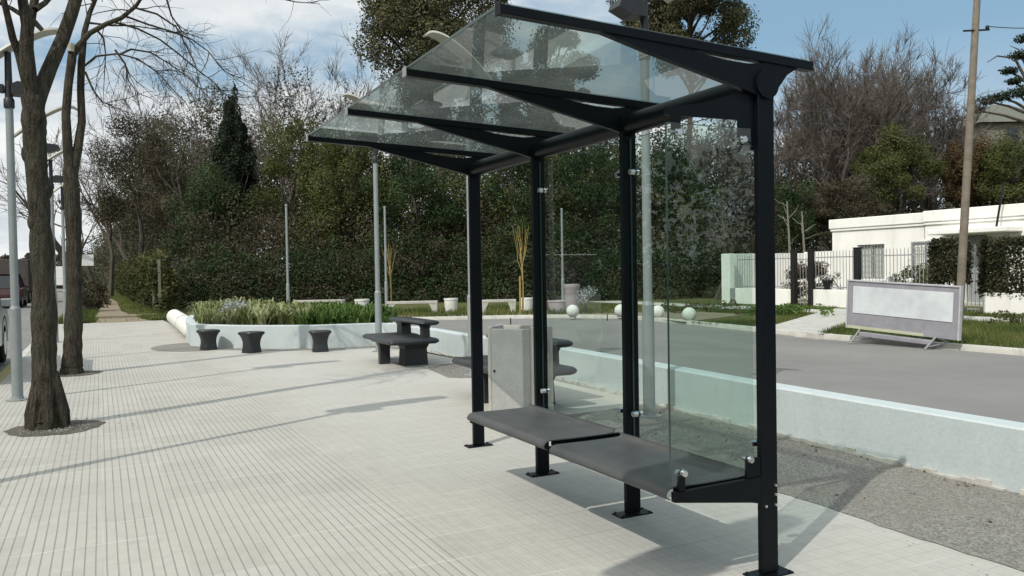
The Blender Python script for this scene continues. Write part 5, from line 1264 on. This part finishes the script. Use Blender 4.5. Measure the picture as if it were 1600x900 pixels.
# ------------------------------------------------------------------ vehicles in the street
def wheel(parent, x, y, r=.36, w=.24):
    m = MB(); m.tube([(x-w/2, y, r), (x-w/2+.03, y, r), (x+w/2-.03, y, r), (x+w/2, y, r)], [r*.9, r, r, r*.9], 24); wo_ = m.build('wheel', MAT['tyre'], parent)
    m = MB(); m.tube([(x-w/2-.006, y, r), (x+w/2+.006, y, r)], r*.58, 18); m.build('rim', MAT['car_silver'], wo_)
def suv(loc, label):
    t = thing('parked_car', label, 'car', (*loc, 0)); W2 = .90
    def side(pts, k): return pts
    body = [(-2.3, .35), (-2.35, .7), (-2.3, 1.0), (-1.0, 1.04), (.95, 1.03), (2.0, .96), (2.25, .80), (2.3, .45), (2.2, .33)]
    m = MB(); n = len(body); rings = []
    for xx, k in ((-W2, .94), (-W2+.06, 1), (W2-.06, 1), (W2, .94)):
        rings += [(xx, y*(.985 if k < 1 else 1), .33+(z-.33)*k+(.02 if k < 1 else 0)) for y, z in body]
    fs = []
    for r_ in range(3):
        for i in range(n): j = (i+1) % n; fs.append((r_*n+i, r_*n+n+i, r_*n+n+j, r_*n+j))
    fs += [tuple(range(n)), tuple(range(4*n-1, 3*n-1, -1))]
    m.add(rings, fs).build('body', MAT['car_silver'], t)
    cab = [(-2.1, 1.03), (-1.95, 1.68), (-1.6, 1.78), (.15, 1.76), (.35, 1.70), (1.15, 1.04)]
    m = MB(); n = len(cab); vs = [(s*(W2-.06-.16*max(0, z-1.03)/.7), y, z) for s in (-1, 1) for y, z in cab]
    fs = [(i, (i+1) % n, n+(i+1) % n, n+i) for i in range(n)]+[tuple(range(n-1, -1, -1)), tuple(range(n, 2*n))]; m.add(vs, fs).build('cabin_glass', MAT['car_glass'], t)
    rf = MB(); rf.box(-.74, .74, -1.85, .25, 1.765, 1.80, .01); rf.build('roof', MAT['car_silver'], t)
    pl_ = MB()
    for s in (-1, 1):
        for a, b in (((1.17, 1.03), (.37, 1.71)), ((.05, 1.03), (.0, 1.76)), ((-1.1, 1.03), (-1.1, 1.77)), ((-2.12, 1.03), (-1.96, 1.69))):
            pl_.tube([(s*(W2-.055), a[0], a[1]), (s*(W2-.21), b[0], b[1])], .035, 6)
    pl_.build('pillars', MAT['car_silver'], t)
    for s in (-1, 1):
        for y in (-1.4, 1.42): wheel(t, s*(W2-.12), y)
        m = MB().box(s*.72-.15, s*.72+.15, 2.10, 2.27, .72, .86, .02); m.build('headlight', MAT['light_white'], t)
        m = MB().box(s*.78-.09, s*.78+.09, -2.37, -2.28, .75, 1.0, .02); m.build('tail_light', MAT['light_red'], t)
        m = MB().box(s*(W2+.09)-.10, s*(W2+.09)+.10, .82, .95, 1.02, 1.16, .02); m.build('mirror', MAT['car_silver'], t)
        m = MB(); 
        for y in (-1.4, 1.42): m.tube([(s*(W2-.02), y+.47*math.cos(a), .36+.47*math.sin(a)) for a in np.linspace(0, math.pi, 10)], .03, 6)
        m.build('wheel_arch', MAT['tyre'], t)
    return t
suv((-2.44, 15.7), 'silver car parked at the left picture edge, only its front corner showing')
def truck(loc, label, name, cabm, boxm, h=3.2, Lb=5.0, cat='truck'):
    t = thing(name, label, cat, (*loc, 0)); w_ = 1.15
    MB().box(-w_, w_, -Lb, -1.9, .75, h, .03).build('cargo_box', MAT[boxm], t)
    m = MB().prism([(-1.85, .55), (-1.85, 2.25), (-1.5, 2.35), (-.4, 2.3), (-.05, 1.45), (.0, .55)], -w_+.05, w_-.05, 'x'); m.build('cab', MAT[cabm], t)
    MB().box(-w_+.15, w_-.15, -Lb-.012, -Lb-.001, 1.5, h-.25).build('rear_door', MAT[boxm], t)
    MB().box(-w_, w_, -Lb-.08, -Lb-.02, .5, .68, .01).build('bumper', MAT['tyre'], t)
    for s in (-1, 1):
        MB().box(s*.95-.1, s*.95+.1, -Lb-.10, -Lb-.081, .52, .66).build('tail_light', MAT['light_red'], t)
        for y in (-Lb+.9, -.8): wheel(t, s*(w_-.15), y, .42, .28)
    return t
truck((-5.1, 64), 'dark brown box truck on the street just left of the front tree', 'box_truck', 'car_maroon', 'car_box', 2.75)
truck((-4.7, 112), 'white van far down the street between the two nearest tree trunks', 'white_van', 'car_white', 'car_white', 2.9, 4.8, 'van')
c = suv((-4.6, 52), 'dark maroon car on the street in front of the brown truck')
for k_ in kids(c):
    if k_.name.split('.')[0] in ('body', 'roof', 'pillars', 'mirror'):
        k_.data = k_.data.copy(); k_.data.materials[0] = MAT['car_maroon']
# far side of the street
t = thing('street_house', 'blue grey house with dark roof across the street at the left edge', 'house', (-11.5, 70, 0)); MB().box(-7, .2, -8, 8, 0, 4.3).build('wall', MAT['teal'], t)
m = MB(); m.add([(-7.4, -8.4, 4.301), (.6, -8.4, 4.301), (.6, 8.4, 4.301), (-7.4, 8.4, 4.301), (-3.4, -8.4, 5.6), (-3.4, 8.4, 5.6)], [(0, 1, 4), (1, 2, 5, 4), (2, 3, 5), (3, 0, 4, 5), (3, 2, 1, 0)]); m.build('roof', MAT['roof_tile'], t)
MB().box(.201, .23, -3, -1.5, 1.0, 2.4).build('window', MAT['car_glass'], t)
for px, dep, tp, lb in ((96, 150, 392, 'small round dark tree at the far end of the street'), (45, 120, 395, 'dark tree across the street behind the brown truck'), (10, 130, 398, 'dark bushy tree behind the blue grey house')):
    tr_(0, 'round_tree', lb, px, dep, tp, 14, 428, 'brown', ncl=14, per=160, leaf=.5, clump=.4)

# ------------------------------------------------------------------ bare tree behind the viewer, mirrored in the end glass
bare_tree('bare_tree', 'bare street tree behind the viewer mirrored in the end glass', (9.5, -12.0), 9.0, .22, 5, .42, .08, (3, 4), .012, 'twig', None, .36)
